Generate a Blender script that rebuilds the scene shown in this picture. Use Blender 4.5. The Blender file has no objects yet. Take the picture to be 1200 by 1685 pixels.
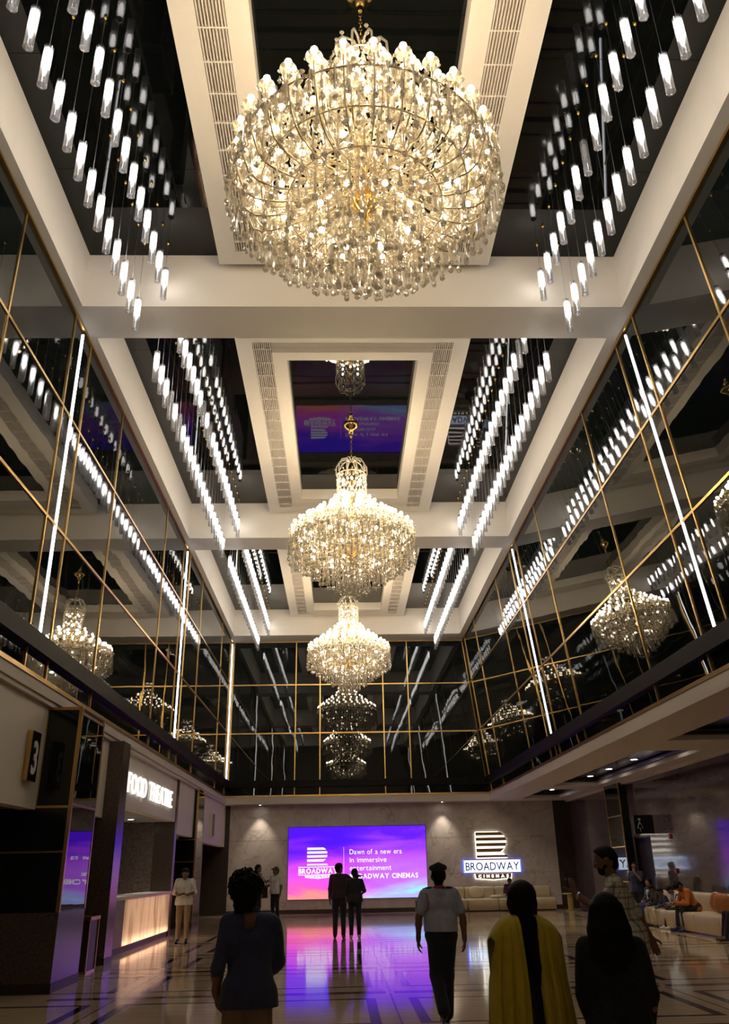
import bpy, math, random
import numpy as np
from mathutils import Vector, Matrix, Euler

random.seed(7)
rng = np.random.default_rng(7)
scene = bpy.context.scene
COL = scene.collection
PI = math.pi

# ------------------------------------------------------------------ camera
F_PX, PITCH, YAW, ROLL, EYE = 1347.74, 0.4121, 0.0330, 0.0194, 1.62
cam_d = bpy.data.cameras.new('camera')
cam = bpy.data.objects.new('camera', cam_d)
COL.objects.link(cam)
cam_d.sensor_fit = 'HORIZONTAL'
cam_d.sensor_width = 36.0
cam_d.lens = 36.0 * F_PX / 1200.0
cam_d.clip_start, cam_d.clip_end = 0.05, 300
Xh = Vector((math.cos(YAW), -math.sin(YAW), 0))
Yh = Vector((math.sin(YAW), math.cos(YAW), 0))
Zh = Vector((0, 0, 1))
fwd = Yh * math.cos(PITCH) + Zh * math.sin(PITCH)
upv = Zh * math.cos(PITCH) - Yh * math.sin(PITCH)
c_, s_ = math.cos(ROLL), math.sin(ROLL)
right = Xh * c_ - upv * s_
up2 = Xh * s_ + upv * c_
cam.matrix_world = Matrix(((right.x, up2.x, -fwd.x, 0), (right.y, up2.y, -fwd.y, 0),
                           (right.z, up2.z, -fwd.z, EYE), (0, 0, 0, 1)))
scene.camera = cam

# ------------------------------------------------------------------ world, exposure
world = bpy.data.worlds.new('world')
scene.world = world
world.use_nodes = True
world.node_tree.nodes['Background'].inputs[0].default_value = (0.02, 0.018, 0.016, 1)
world.node_tree.nodes['Background'].inputs[1].default_value = 1.0
vs = scene.view_settings
vs.view_transform = 'Standard'
vs.look = 'None'
vs.exposure = 0.17
vs.gamma = 1.0
vs.use_curve_mapping = False
cy = scene.cycles
cy.max_bounces = 8
cy.diffuse_bounces = 4
cy.glossy_bounces = 5
cy.transparent_max_bounces = 24
cy.caustics_reflective = False
cy.caustics_refractive = False
cy.sample_clamp_indirect = 6.0
cy.use_denoising = True

# light levels of the lamps the place has
E_BULB = 88.0
E_PENDANT = 24.0
E_LED = 9.0
E_SCREEN = 1.12
E_DOWN = 40.0

# ------------------------------------------------------------------ materials
def new_mat(name):
    m = bpy.data.materials.new(name)
    m.use_nodes = True
    nt = m.node_tree
    nt.nodes.clear()
    out = nt.nodes.new('ShaderNodeOutputMaterial')
    return m, nt, out

def link(nt, a, b):
    nt.links.new(a, b)

def node(nt, kind, **kw):
    n = nt.nodes.new(kind)
    for k, v in kw.items():
        if k.startswith('i_'):
            n.inputs[k[2:].replace('_', ' ')].default_value = v
        else:
            setattr(n, k, v)
    return n

def ramp(nt, fac, stops):
    r = nt.nodes.new('ShaderNodeValToRGB')
    while len(r.color_ramp.elements) < len(stops):
        r.color_ramp.elements.new(0.5)
    for e, (p, c) in zip(r.color_ramp.elements, stops):
        e.position = p
        e.color = (c[0], c[1], c[2], 1)
    link(nt, fac, r.inputs[0])
    return r

def principled(name, color, rough=0.5, metal=0.0, ior=1.5, noise=None, bump=None, spec=0.5, sheen=0.0):
    """noise=(scale, stretch xyz, amount) varies the colour; bump=(scale, strength, stretch)"""
    m, nt, out = new_mat(name)
    b = node(nt, 'ShaderNodeBsdfPrincipled')
    b.inputs['Base Color'].default_value = (*color, 1)
    b.inputs['Roughness'].default_value = rough
    b.inputs['Metallic'].default_value = metal
    b.inputs['IOR'].default_value = ior
    b.inputs['Specular IOR Level'].default_value = spec
    if sheen:
        b.inputs['Sheen Weight'].default_value = sheen
    link(nt, b.outputs[0], out.inputs[0])
    if noise or bump:
        tc = node(nt, 'ShaderNodeTexCoord')
    if noise:
        mp = node(nt, 'ShaderNodeMapping')
        mp.inputs['Scale'].default_value = noise[1]
        link(nt, tc.outputs['Object'], mp.inputs[0])
        nz = node(nt, 'ShaderNodeTexNoise')
        nz.inputs['Scale'].default_value = noise[0]
        nz.inputs['Detail'].default_value = 6
        nz.inputs['Roughness'].default_value = 0.62
        link(nt, mp.outputs[0], nz.inputs['Vector'])
        a = noise[2]
        lo = tuple(max(0, x * (1 - a)) for x in color)
        hi = tuple(min(1, x * (1 + a)) for x in color)
        r = ramp(nt, nz.outputs['Fac'], [(0.28, lo), (0.72, hi)])
        link(nt, r.outputs[0], b.inputs['Base Color'])
    if bump:
        mp2 = node(nt, 'ShaderNodeMapping')
        mp2.inputs['Scale'].default_value = bump[2] if len(bump) > 2 else (1, 1, 1)
        link(nt, tc.outputs['Object'], mp2.inputs[0])
        n2 = node(nt, 'ShaderNodeTexNoise')
        n2.inputs['Scale'].default_value = bump[0]
        n2.inputs['Detail'].default_value = 2
        link(nt, mp2.outputs[0], n2.inputs['Vector'])
        bp = node(nt, 'ShaderNodeBump')
        bp.inputs['Strength'].default_value = 1.0
        bp.inputs['Distance'].default_value = bump[1]
        link(nt, n2.outputs['Fac'], bp.inputs['Height'])
        link(nt, bp.outputs[0], b.inputs['Normal'])
    return m

def emission(name, color, strength):
    m, nt, out = new_mat(name)
    e = node(nt, 'ShaderNodeEmission')
    e.inputs[0].default_value = (*color, 1)
    e.inputs[1].default_value = strength
    link(nt, e.outputs[0], out.inputs[0])
    return m

M = {}
M['white'] = principled('white_paint', (0.70, 0.645, 0.575), 0.6, noise=(0.6, (1, 1, 1), 0.04))
M['soffit'] = principled('soffit_paint', (0.62, 0.56, 0.50), 0.65, noise=(0.6, (1, 1, 1), 0.04))
M['black_glass'] = principled('black_mirror_glass', (0.003, 0.005, 0.005), 0.012, ior=1.49,
                              bump=(0.8, 0.0035, (1, 1, 0.6)))
M['ceil_glass'] = principled('ceiling_black_glass', (0.003, 0.004, 0.004), 0.02, ior=1.43,
                             bump=(0.5, 0.002, (1, 1, 1)))
M['gold'] = principled('brushed_gold', (0.60, 0.38, 0.13), 0.30, metal=1.0, bump=(9, 0.004))
M['brass'] = principled('polished_brass', (0.83, 0.55, 0.18), 0.16, metal=1.0)
M['arm_gold'] = principled('gilt_arm', (0.88, 0.74, 0.50), 0.3, metal=0.45)
M['dark_metal'] = principled('dark_metal', (0.02, 0.018, 0.016), 0.35, metal=0.6)
M['rail'] = principled('black_rail', (0.006, 0.005, 0.006), 0.55, spec=0.15)
M['steel'] = principled('steel_cable', (0.45, 0.45, 0.47), 0.35, metal=1.0)
M['bulb'] = emission('warm_bulb', (1.0, 0.80, 0.52), E_BULB)
M['pendant_lit'] = emission('pendant_lamp', (1.0, 0.93, 0.84), E_PENDANT)
M['led'] = emission('led_strip', (0.95, 0.96, 1.0), E_LED)
M['downlight'] = emission('downlight_lens', (1.0, 0.93, 0.82), E_DOWN)
M['frosted_off'] = principled('frosted_glass_unlit', (0.62, 0.62, 0.64), 0.4)
M['stone_brown'] = principled('brown_speckled_stone', (0.075, 0.055, 0.044), 0.22,
                              noise=(26, (1, 1, 1), 0.5))
M['stone_polished'] = principled('polished_plum_stone', (0.085, 0.062, 0.060), 0.08, ior=1.6,
                                 noise=(1.3, (1, 0.5, 3), 0.3), bump=(0.7, 0.004))
M['terrazzo'] = principled('grey_brown_terrazzo', (0.15, 0.12, 0.105), 0.35, noise=(16, (1, 1, 1), 0.6))
M['black_panel'] = principled('black_panel', (0.006, 0.007, 0.009), 0.16)
M['wood_dark'] = principled('dark_wood', (0.035, 0.022, 0.016), 0.4, noise=(3, (6, 6, 0.7), 0.3))
M['inlay_dark'] = principled('dark_marble_inlay', (0.022, 0.014, 0.011), 0.09, noise=(5, (1, 1, 1), 0.5))
M['inlay_brown'] = principled('brown_marble_inlay', (0.085, 0.045, 0.024), 0.09, noise=(4, (1, 1, 1), 0.4))
M['cream_leather'] = principled('cream_leather', (0.60, 0.50, 0.34), 0.45, noise=(3, (1, 1, 1), 0.08), bump=(40, 0.002))
M['tan_cushion'] = principled('tan_leather', (0.36, 0.12, 0.030), 0.42, noise=(5, (1, 1, 1), 0.2))
M['purple_fabric'] = principled('plum_fabric', (0.07, 0.035, 0.06), 0.8)
M['yellow_metal'] = principled('mustard_table', (0.50, 0.38, 0.12), 0.4)
M['red_plastic'] = principled('red_plastic', (0.35, 0.02, 0.02), 0.4)
M['counter_white'] = principled('white_counter_top', (0.75, 0.74, 0.72), 0.2)
M['counter_grey'] = principled('grey_stone_end', (0.22, 0.20, 0.17), 0.3, noise=(8, (1, 1, 1), 0.3))
M['hair'] = principled('black_hair', (0.006, 0.005, 0.005), 0.6, bump=(60, 0.004, (1, 1, 0.15)), spec=0.12)
M['skin'] = principled('brown_skin', (0.16, 0.075, 0.045), 0.5, noise=(7, (1, 1, 1), 0.1))
M['skin_light'] = principled('light_brown_skin', (0.30, 0.15, 0.09), 0.5, noise=(7, (1, 1, 1), 0.1))
M['eye_white'] = principled('eye_white', (0.75, 0.72, 0.68), 0.3)
M['iris'] = principled('iris', (0.02, 0.012, 0.008), 0.2)
M['paper'] = principled('paper', (0.7, 0.7, 0.68), 0.6)
M['phone'] = principled('phone_black', (0.01, 0.01, 0.012), 0.2)

def cloth(name, color, rough=0.85):
    return principled(name, color, rough, noise=(14, (1, 1, 0.5), 0.18), bump=(220, 0.0015), sheen=0.15)

# stone back wall with veins and faint joints
def stone_wall():
    m, nt, out = new_mat('veined_grey_stone')
    b = node(nt, 'ShaderNodeBsdfPrincipled')
    b.inputs['Roughness'].default_value = 0.38
    tc = node(nt, 'ShaderNodeTexCoord')
    n1 = node(nt, 'ShaderNodeTexNoise')
    n1.inputs['Scale'].default_value = 0.9
    n1.inputs['Detail'].default_value = 9
    n1.inputs['Roughness'].default_value = 0.7
    n1.inputs['Distortion'].default_value = 1.6
    link(nt, tc.outputs['Object'], n1.inputs['Vector'])
    r1 = ramp(nt, n1.outputs['Fac'], [(0.3, (0.42, 0.37, 0.34)), (0.55, (0.56, 0.50, 0.46)), (0.75, (0.65, 0.59, 0.54))])
    n2 = node(nt, 'ShaderNodeTexNoise')
    n2.inputs['Scale'].default_value = 0.45
    n2.inputs['Detail'].default_value = 4
    n2.inputs['Distortion'].default_value = 2.5
    link(nt, tc.outputs['Object'], n2.inputs['Vector'])
    r2 = ramp(nt, n2.outputs['Fac'], [(0.485, (1, 1, 1)), (0.5, (0.55, 0.48, 0.40)), (0.515, (1, 1, 1))])
    mx = node(nt, 'ShaderNodeMix', data_type='RGBA', blend_type='MULTIPLY')
    mx.inputs['Factor'].default_value = 0.6
    link(nt, r1.outputs[0], mx.inputs[6])
    link(nt, r2.outputs[0], mx.inputs[7])
    link(nt, mx.outputs[2], b.inputs['Base Color'])
    link(nt, b.outputs[0], out.inputs[0])
    return m
M['stone_wall'] = stone_wall()

def travertine():
    m, nt, out = new_mat('polished_travertine')
    b = node(nt, 'ShaderNodeBsdfPrincipled')
    b.inputs['Roughness'].default_value = 0.075
    b.inputs['IOR'].default_value = 1.52
    tc = node(nt, 'ShaderNodeTexCoord')
    mp = node(nt, 'ShaderNodeMapping')
    mp.inputs['Scale'].default_value = (0.35, 5.0, 1)
    link(nt, tc.outputs['Object'], mp.inputs[0])
    n1 = node(nt, 'ShaderNodeTexNoise')
    n1.inputs['Scale'].default_value = 2.2
    n1.inputs['Detail'].default_value = 7
    n1.inputs['Roughness'].default_value = 0.65
    n1.inputs['Distortion'].default_value = 0.4
    link(nt, mp.outputs[0], n1.inputs['Vector'])
    r1 = ramp(nt, n1.outputs['Fac'], [(0.25, (0.50, 0.37, 0.235)), (0.5, (0.65, 0.50, 0.335)), (0.75, (0.74, 0.60, 0.43))])
    link(nt, r1.outputs[0], b.inputs['Base Color'])
    n2 = node(nt, 'ShaderNodeTexNoise')
    n2.inputs['Scale'].default_value = 1.2
    link(nt, tc.outputs['Object'], n2.inputs['Vector'])
    bp = node(nt, 'ShaderNodeBump')
    bp.inputs['Distance'].default_value = 0.0012
    link(nt, n2.outputs['Fac'], bp.inputs['Height'])
    link(nt, bp.outputs[0], b.inputs['Normal'])
    link(nt, b.outputs[0], out.inputs[0])
    return m
M['floor'] = travertine()

def crystal(name, tint, t_mix, d_mix, rough):
    m, nt, out = new_mat(name)
    tr = node(nt, 'ShaderNodeBsdfTransparent')
    tr.inputs[0].default_value = (0.98, 0.97, 0.95, 1)
    gl = node(nt, 'ShaderNodeBsdfGlossy')
    gl.inputs['Color'].default_value = (1, 1, 1, 1)
    gl.inputs['Roughness'].default_value = rough
    tl = node(nt, 'ShaderNodeBsdfTranslucent')
    tl.inputs[0].default_value = (*tint, 1)
    df = node(nt, 'ShaderNodeBsdfDiffuse')
    df.inputs[0].default_value = (*tint, 1)
    m0 = node(nt, 'ShaderNodeMixShader')
    m0.inputs[0].default_value = 0.5
    link(nt, tl.outputs[0], m0.inputs[1])
    link(nt, df.outputs[0], m0.inputs[2])
    m1 = node(nt, 'ShaderNodeMixShader')
    m1.inputs[0].default_value = d_mix
    link(nt, gl.outputs[0], m1.inputs[1])
    link(nt, m0.outputs[0], m1.inputs[2])
    m2 = node(nt, 'ShaderNodeMixShader')
    m2.inputs[0].default_value = t_mix
    link(nt, m1.outputs[0], m2.inputs[1])
    link(nt, tr.outputs[0], m2.inputs[2])
    link(nt, m2.outputs[0], out.inputs[0])
    return m
M['crystal'] = crystal('cut_crystal', (0.95, 0.86, 0.68), 0.42, 0.42, 0.08)
M['cup_glass'] = crystal('crystal_cup', (0.93, 0.84, 0.66), 0.38, 0.5, 0.15)

def tube_glass():
    m, nt, out = new_mat('clear_tube_glass')
    tr = node(nt, 'ShaderNodeBsdfTransparent')
    tr.inputs[0].default_value = (0.93, 0.94, 0.95, 1)
    gl = node(nt, 'ShaderNodeBsdfGlossy')
    gl.inputs['Roughness'].default_value = 0.06
    df = node(nt, 'ShaderNodeBsdfTranslucent')
    df.inputs[0].default_value = (0.8, 0.8, 0.85, 1)
    lw = node(nt, 'ShaderNodeLayerWeight')
    lw.inputs['Blend'].default_value = 0.42
    m0 = node(nt, 'ShaderNodeMixShader')
    m0.inputs[0].default_value = 0.45
    link(nt, gl.outputs[0], m0.inputs[1])
    link(nt, df.outputs[0], m0.inputs[2])
    mr = node(nt, 'ShaderNodeMapRange')
    mr.inputs[3].default_value = 0.20
    mr.inputs[4].default_value = 0.75
    link(nt, lw.outputs['Facing'], mr.inputs[0])
    m1 = node(nt, 'ShaderNodeMixShader')
    link(nt, mr.outputs[0], m1.inputs[0])
    link(nt, tr.outputs[0], m1.inputs[1])
    link(nt, m0.outputs[0], m1.inputs[2])
    link(nt, m1.outputs[0], out.inputs[0])
    return m
M['tube_glass'] = tube_glass()

def screen_mat(w, h):
    """LED wall showing a sunset sky: object space x 0..w, z 0..h"""
    m, nt, out = new_mat('screen_picture')
    tc = node(nt, 'ShaderNodeTexCoord')
    sp = node(nt, 'ShaderNodeSeparateXYZ')
    link(nt, tc.outputs['Object'], sp.inputs[0])
    mp = node(nt, 'ShaderNodeMapping')
    mp.inputs['Scale'].default_value = (0.35, 1, 1.5)
    mp.inputs['Rotation'].default_value = (0, 0.45, 0)
    link(nt, tc.outputs['Object'], mp.inputs[0])
    nz = node(nt, 'ShaderNodeTexNoise')
    nz.inputs['Scale'].default_value = 1.1
    nz.inputs['Detail'].default_value = 6
    nz.inputs['Distortion'].default_value = 0.6
    link(nt, mp.outputs[0], nz.inputs['Vector'])
    zf = node(nt, 'ShaderNodeMath', operation='DIVIDE')
    link(nt, sp.outputs['Z'], zf.inputs[0])
    zf.inputs[1].default_value = h
    xf = node(nt, 'ShaderNodeMath', operation='DIVIDE')
    link(nt, sp.outputs['X'], xf.inputs[0])
    xf.inputs[1].default_value = w
    n_amp = node(nt, 'ShaderNodeMath', operation='MULTIPLY_ADD')
    link(nt, nz.outputs['Fac'], n_amp.inputs[0])
    n_amp.inputs[1].default_value = 0.75
    n_amp.inputs[2].default_value = -0.37
    zz = node(nt, 'ShaderNodeMath', operation='ADD')
    link(nt, zf.outputs[0], zz.inputs[0])
    link(nt, n_amp.outputs[0], zz.inputs[1])
    left = ramp(nt, zz.outputs[0], [(0.0, (1.0, 0.26, 0.26)), (0.12, (1.0, 0.11, 0.50)), (0.34, (0.70, 0.07, 0.92)),
                                    (0.6, (0.24, 0.02, 0.98)), (0.85, (0.075, 0.008, 1.0))])
    rgt = ramp(nt, zz.outputs[0], [(0.0, (0.25, 0.85, 0.95)), (0.12, (0.45, 0.42, 1.0)), (0.3, (0.55, 0.16, 1.0)),
                                   (0.6, (0.45, 0.07, 0.95)), (0.95, (0.12, 0.012, 0.95))])
    mx = node(nt, 'ShaderNodeMix', data_type='RGBA')
    sm = node(nt, 'ShaderNodeMapRange', interpolation_type='SMOOTHSTEP')
    sm.inputs[1].default_value = 0.35
    sm.inputs[2].default_value = 0.72
    link(nt, xf.outputs[0], sm.inputs[0])
    link(nt, sm.outputs[0], mx.inputs['Factor'])
    link(nt, left.outputs[0], mx.inputs[6])
    link(nt, rgt.outputs[0], mx.inputs[7])
    e = node(nt, 'ShaderNodeEmission')
    e.inputs[1].default_value = E_SCREEN
    link(nt, mx.outputs[2], e.inputs[0])
    link(nt, e.outputs[0], out.inputs[0])
    return m

def onyx():
    m, nt, out = new_mat('backlit_onyx')
    tc = node(nt, 'ShaderNodeTexCoord')
    mp = node(nt, 'ShaderNodeMapping')
    mp.inputs['Scale'].default_value = (1, 2.2, 0.35)
    link(nt, tc.outputs['Object'], mp.inputs[0])
    n1 = node(nt, 'ShaderNodeTexNoise')
    n1.inputs['Scale'].default_value = 1.4
    n1.inputs['Detail'].default_value = 6
    n1.inputs['Distortion'].default_value = 1.0
    link(nt, mp.outputs[0], n1.inputs['Vector'])
    r1 = ramp(nt, n1.outputs['Fac'], [(0.3, (0.52, 0.38, 0.30)), (0.5, (0.85, 0.71, 0.60)), (0.7, (0.93, 0.84, 0.76))])
    tl = node(nt, 'ShaderNodeBsdfTranslucent')
    df = node(nt, 'ShaderNodeBsdfPrincipled')
    df.inputs['Roughness'].default_value = 0.25
    link(nt, r1.outputs[0], tl.inputs[0])
    link(nt, r1.outputs[0], df.inputs['Base Color'])
    mx = node(nt, 'ShaderNodeMixShader')
    mx.inputs[0].default_value = 0.35
    link(nt, tl.outputs[0], mx.inputs[1])
    link(nt, df.outputs[0], mx.inputs[2])
    link(nt, mx.outputs[0], out.inputs[0])
    return m
M['onyx'] = onyx()

def plaid():
    m, nt, out = new_mat('plaid_shirt_cloth')
    b = node(nt, 'ShaderNodeBsdfPrincipled')
    b.inputs['Roughness'].default_value = 0.85
    tc = node(nt, 'ShaderNodeTexCoord')
    col = None
    facs = []
    for ax, sc, ph in (('Z', 1, 0.0), ('X', 1, 0.0), ('Y', 1, 0.02)):
        sp = node(nt, 'ShaderNodeSeparateXYZ')
        link(nt, tc.outputs['Object'], sp.inputs[0])
        for period, width in ((0.095, 0.20), (0.0475, 0.10)):
            a = node(nt, 'ShaderNodeMath', operation='DIVIDE')
            link(nt, sp.outputs[ax], a.inputs[0])
            a.inputs[1].default_value = period
            f = node(nt, 'ShaderNodeMath', operation='FRACT')
            link(nt, a.outputs[0], f.inputs[0])
            l = node(nt, 'ShaderNodeMath', operation='LESS_THAN')
            link(nt, f.outputs[0], l.inputs[0])
            l.inputs[1].default_value = width
            facs.append((l, 0.30 if ax == 'Y' else 0.55))
    cur = None
    for l, k in facs:
        mx = node(nt, 'ShaderNodeMix', data_type='RGBA', blend_type='MULTIPLY')
        s = node(nt, 'ShaderNodeMath', operation='MULTIPLY')
        link(nt, l.outputs[0], s.inputs[0])
        s.inputs[1].default_value = k
        link(nt, s.outputs[0], mx.inputs['Factor'])
        if cur is None:
            mx.inputs[6].default_value = (0.55, 0.54, 0.44, 1)
        else:
            link(nt, cur, mx.inputs[6])
        mx.inputs[7].default_value = (0.16, 0.14, 0.13, 1)
        cur = mx.outputs[2]
    link(nt, cur, b.inputs['Base Color'])
    link(nt, b.outputs[0], out.inputs[0])
    return m
M['plaid'] = plaid()

def stripes(name, c1, c2, axis, period, width):
    m, nt, out = new_mat(name)
    b = node(nt, 'ShaderNodeBsdfPrincipled')
    b.inputs['Roughness'].default_value = 0.85
    tc = node(nt, 'ShaderNodeTexCoord')
    sp = node(nt, 'ShaderNodeSeparateXYZ')
    link(nt, tc.outputs['Object'], sp.inputs[0])
    a = node(nt, 'ShaderNodeMath', operation='DIVIDE')
    link(nt, sp.outputs[axis], a.inputs[0])
    a.inputs[1].default_value = period
    f = node(nt, 'ShaderNodeMath', operation='FRACT')
    link(nt, a.outputs[0], f.inputs[0])
    l = node(nt, 'ShaderNodeMath', operation='LESS_THAN')
    link(nt, f.outputs[0], l.inputs[0])
    l.inputs[1].default_value = width
    mx = node(nt, 'ShaderNodeMix', data_type='RGBA')
    link(nt, l.outputs[0], mx.inputs['Factor'])
    mx.inputs[6].default_value = (*c1, 1)
    mx.inputs[7].default_value = (*c2, 1)
    link(nt, mx.outputs[2], b.inputs['Base Color'])
    link(nt, b.outputs[0], out.inputs[0])
    return m

# ------------------------------------------------------------------ mesh helpers
class MB:
    def __init__(self):
        self.v, self.f = [], []

    def add(self, vs_, fs_):
        o = len(self.v)
        self.v.extend([tuple(p) for p in vs_])
        self.f.extend([tuple(i + o for i in q) for q in fs_])
        return self

    def box(self, x0, x1, y0, y1, z0, z1):
        return self.add([(x0, y0, z0), (x1, y0, z0), (x1, y1, z0), (x0, y1, z0),
                         (x0, y0, z1), (x1, y0, z1), (x1, y1, z1), (x0, y1, z1)],
                        [(0, 3, 2, 1), (4, 5, 6, 7), (0, 1, 5, 4), (1, 2, 6, 5), (2, 3, 7, 6), (3, 0, 4, 7)])

    def rbox(self, x0, x1, y0, y1, z0, z1, r, seg=3):
        """box with rounded vertical and top edges (cushion like)"""
        rings = []
        prof = [(0, z0)]
        for i in range(seg + 1):
            a = PI / 2 * i / seg
            prof.append((r * (1 - math.cos(a)), z1 - r + r * math.sin(a)))
        n = 0
        for ins, z in prof:
            pts = []
            for (cx, cy_, a0) in ((x1 - r, y1 - r, 0), (x0 + r, y1 - r, PI / 2), (x0 + r, y0 + r, PI), (x1 - r, y0 + r, 1.5 * PI)):
                for i in range(seg + 1):
                    a = a0 + PI / 2 * i / seg
                    rr = max(r - ins, 0.001)
                    pts.append((cx + rr * math.cos(a), cy_ + rr * math.sin(a), z))
            rings.append(pts)
            n = len(pts)
        vs_, fs_ = [], []
        for p in rings:
            vs_ += p
        for k in range(len(rings) - 1):
            for i in range(n):
                j = (i + 1) % n
                fs_.append((k * n + i, k * n + j, (k + 1) * n + j, (k + 1) * n + i))
        fs_.append(tuple(range(n - 1, -1, -1)))
        fs_.append(tuple((len(rings) - 1) * n + i for i in range(n)))
        return self.add(vs_, fs_)

    def lathe(self, prof, n=16, c=(0, 0, 0), cap=True):
        vs_, fs_ = [], []
        for r, z in prof:
            for i in range(n):
                a = 2 * PI * i / n
                vs_.append((c[0] + r * math.cos(a), c[1] + r * math.sin(a), c[2] + z))
        for k in range(len(prof) - 1):
            for i in range(n):
                j = (i + 1) % n
                fs_.append((k * n + i, (k + 1) * n + i, (k + 1) * n + j, k * n + j))
        if cap:
            fs_.append(tuple(range(n)))
            fs_.append(tuple((len(prof) - 1) * n + i for i in range(n - 1, -1, -1)))
        return self.add(vs_, fs_)

    def tube(self, path, r, n=8, cap=True):
        path = [Vector(p) for p in path]
        rs = r if isinstance(r, (list, tuple)) else [r] * len(path)
        vs_, fs_ = [], []
        prev = None
        for i, p in enumerate(path):
            t = (path[min(i + 1, len(path) - 1)] - path[max(i - 1, 0)]).normalized()
            if prev is None:
                a = Vector((0, 0, 1)) if abs(t.z) < 0.9 else Vector((1, 0, 0))
                u = t.cross(a).normalized()
            else:
                u = (prev - t * prev.dot(t)).normalized()
            prev = u
            w = t.cross(u)
            for k in range(n):
                a = 2 * PI * k / n
                vs_.append(p + (u * math.cos(a) + w * math.sin(a)) * rs[i])
        for i in range(len(path) - 1):
            for k in range(n):
                j = (k + 1) % n
                fs_.append((i * n + k, i * n + j, (i + 1) * n + j, (i + 1) * n + k))
        if cap:
            fs_.append(tuple(range(n - 1, -1, -1)))
            fs_.append(tuple((len(path) - 1) * n + k for k in range(n)))
        return self.add(vs_, fs_)

    def prism(self, poly, y0, y1):
        """polygon in x,z extruded along y"""
        n = len(poly)
        vs_ = [(x, y0, z) for x, z in poly] + [(x, y1, z) for x, z in poly]
        fs_ = [tuple(range(n)), tuple(range(2 * n - 1, n - 1, -1))]
        for i in range(n):
            j = (i + 1) % n
            fs_.append((i, i + n, j + n, j))
        return self.add(vs_, fs_)

    def sphere(self, c, r, n=12, m=8, sz=1.0):
        prof = [(max(r * math.sin(PI * k / m), 1e-4), -r * sz * math.cos(PI * k / m)) for k in range(m + 1)]
        return self.lathe(prof[::-1], n, c, cap=False)

    def mesh(self, name, mat=None, smooth=False):
        me = bpy.data.meshes.new(name)
        me.from_pydata(self.v, [], self.f)
        if mat:
            me.materials.append(mat)
        if smooth:
            me.polygons.foreach_set('use_smooth', [True] * len(me.polygons))
        me.update()
        return me

    def build(self, name, mat, parent=None, smooth=False):
        return put(name, self.mesh(name, M[mat] if isinstance(mat, str) else mat, smooth), parent)

def put(name, me, parent=None, loc=(0, 0, 0), rot=(0, 0, 0), scale=(1, 1, 1)):
    o = bpy.data.objects.new(name, me)
    COL.objects.link(o)
    o.parent = parent
    o.location = loc
    o.rotation_euler = rot
    o.scale = scale
    return o

def empty(name, loc=(0, 0, 0), rotz=0.0, parent=None):
    o = bpy.data.objects.new(name, None)
    COL.objects.link(o)
    o.location = loc
    o.rotation_euler = (0, 0, rotz)
    o.empty_display_size = 0.1
    o.parent = parent
    return o

def tag(o, label=None, cat=None, group=None, kind=None):
    if label:
        o['label'] = label
    if cat:
        o['category'] = cat
    if group:
        o['group'] = group
    if kind:
        o['kind'] = kind
    return o

def box(name, mat, parent, *b):
    return MB().box(*b).build(name, mat, parent)

_tcount = [0]
def text_mesh(s, size, depth, mat, sx=1.0, offset=0.0, align='LEFT', res=3):
    """lettering in the x,z plane, facing -y, as a mesh"""
    cu = bpy.data.curves.new('lettering', 'FONT')
    cu.body = s
    cu.size = size
    cu.extrude = depth
    cu.offset = offset
    cu.align_x = align
    cu.resolution_u = res
    ob = bpy.data.objects.new('lettering_tmp', cu)
    COL.objects.link(ob)
    dg = bpy.context.evaluated_depsgraph_get()
    me = bpy.data.meshes.new_from_object(ob.evaluated_get(dg))
    bpy.data.objects.remove(ob)
    bpy.data.curves.remove(cu)
    me.transform(Matrix.Diagonal((sx, 1, 1, 1)))
    me.transform(Matrix.Rotation(PI / 2, 4, 'X'))
    me.materials.clear()
    me.materials.append(mat)
    return me

def mesh_width(me):
    xs = [v.co.x for v in me.vertices]
    return min(xs), max(xs)

# ------------------------------------------------------------------ room numbers (metres)
H, HC, HF = 11.318, 12.518, 12.10          # beam underside, bay ceiling, coffer underside
XL, XR = -4.757, 5.380                     # inner faces of the long beams
XM = 0.311
XLG, XRG, XRB = -4.95, 5.65, 6.39          # glass wall left, right top, right bottom
ZB = 4.55                                  # foot of the glass walls
BEAMS = [(0.93, 1.93), (12.546, 13.541), (24.163, 25.205), (35.899, 37.04)]
D, DW = 37.04, 37.74
ZS = 4.27                                  # soffit
SIDE_X = 9.95                              # right-hand stone wall
Y0 = -4.0

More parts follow.
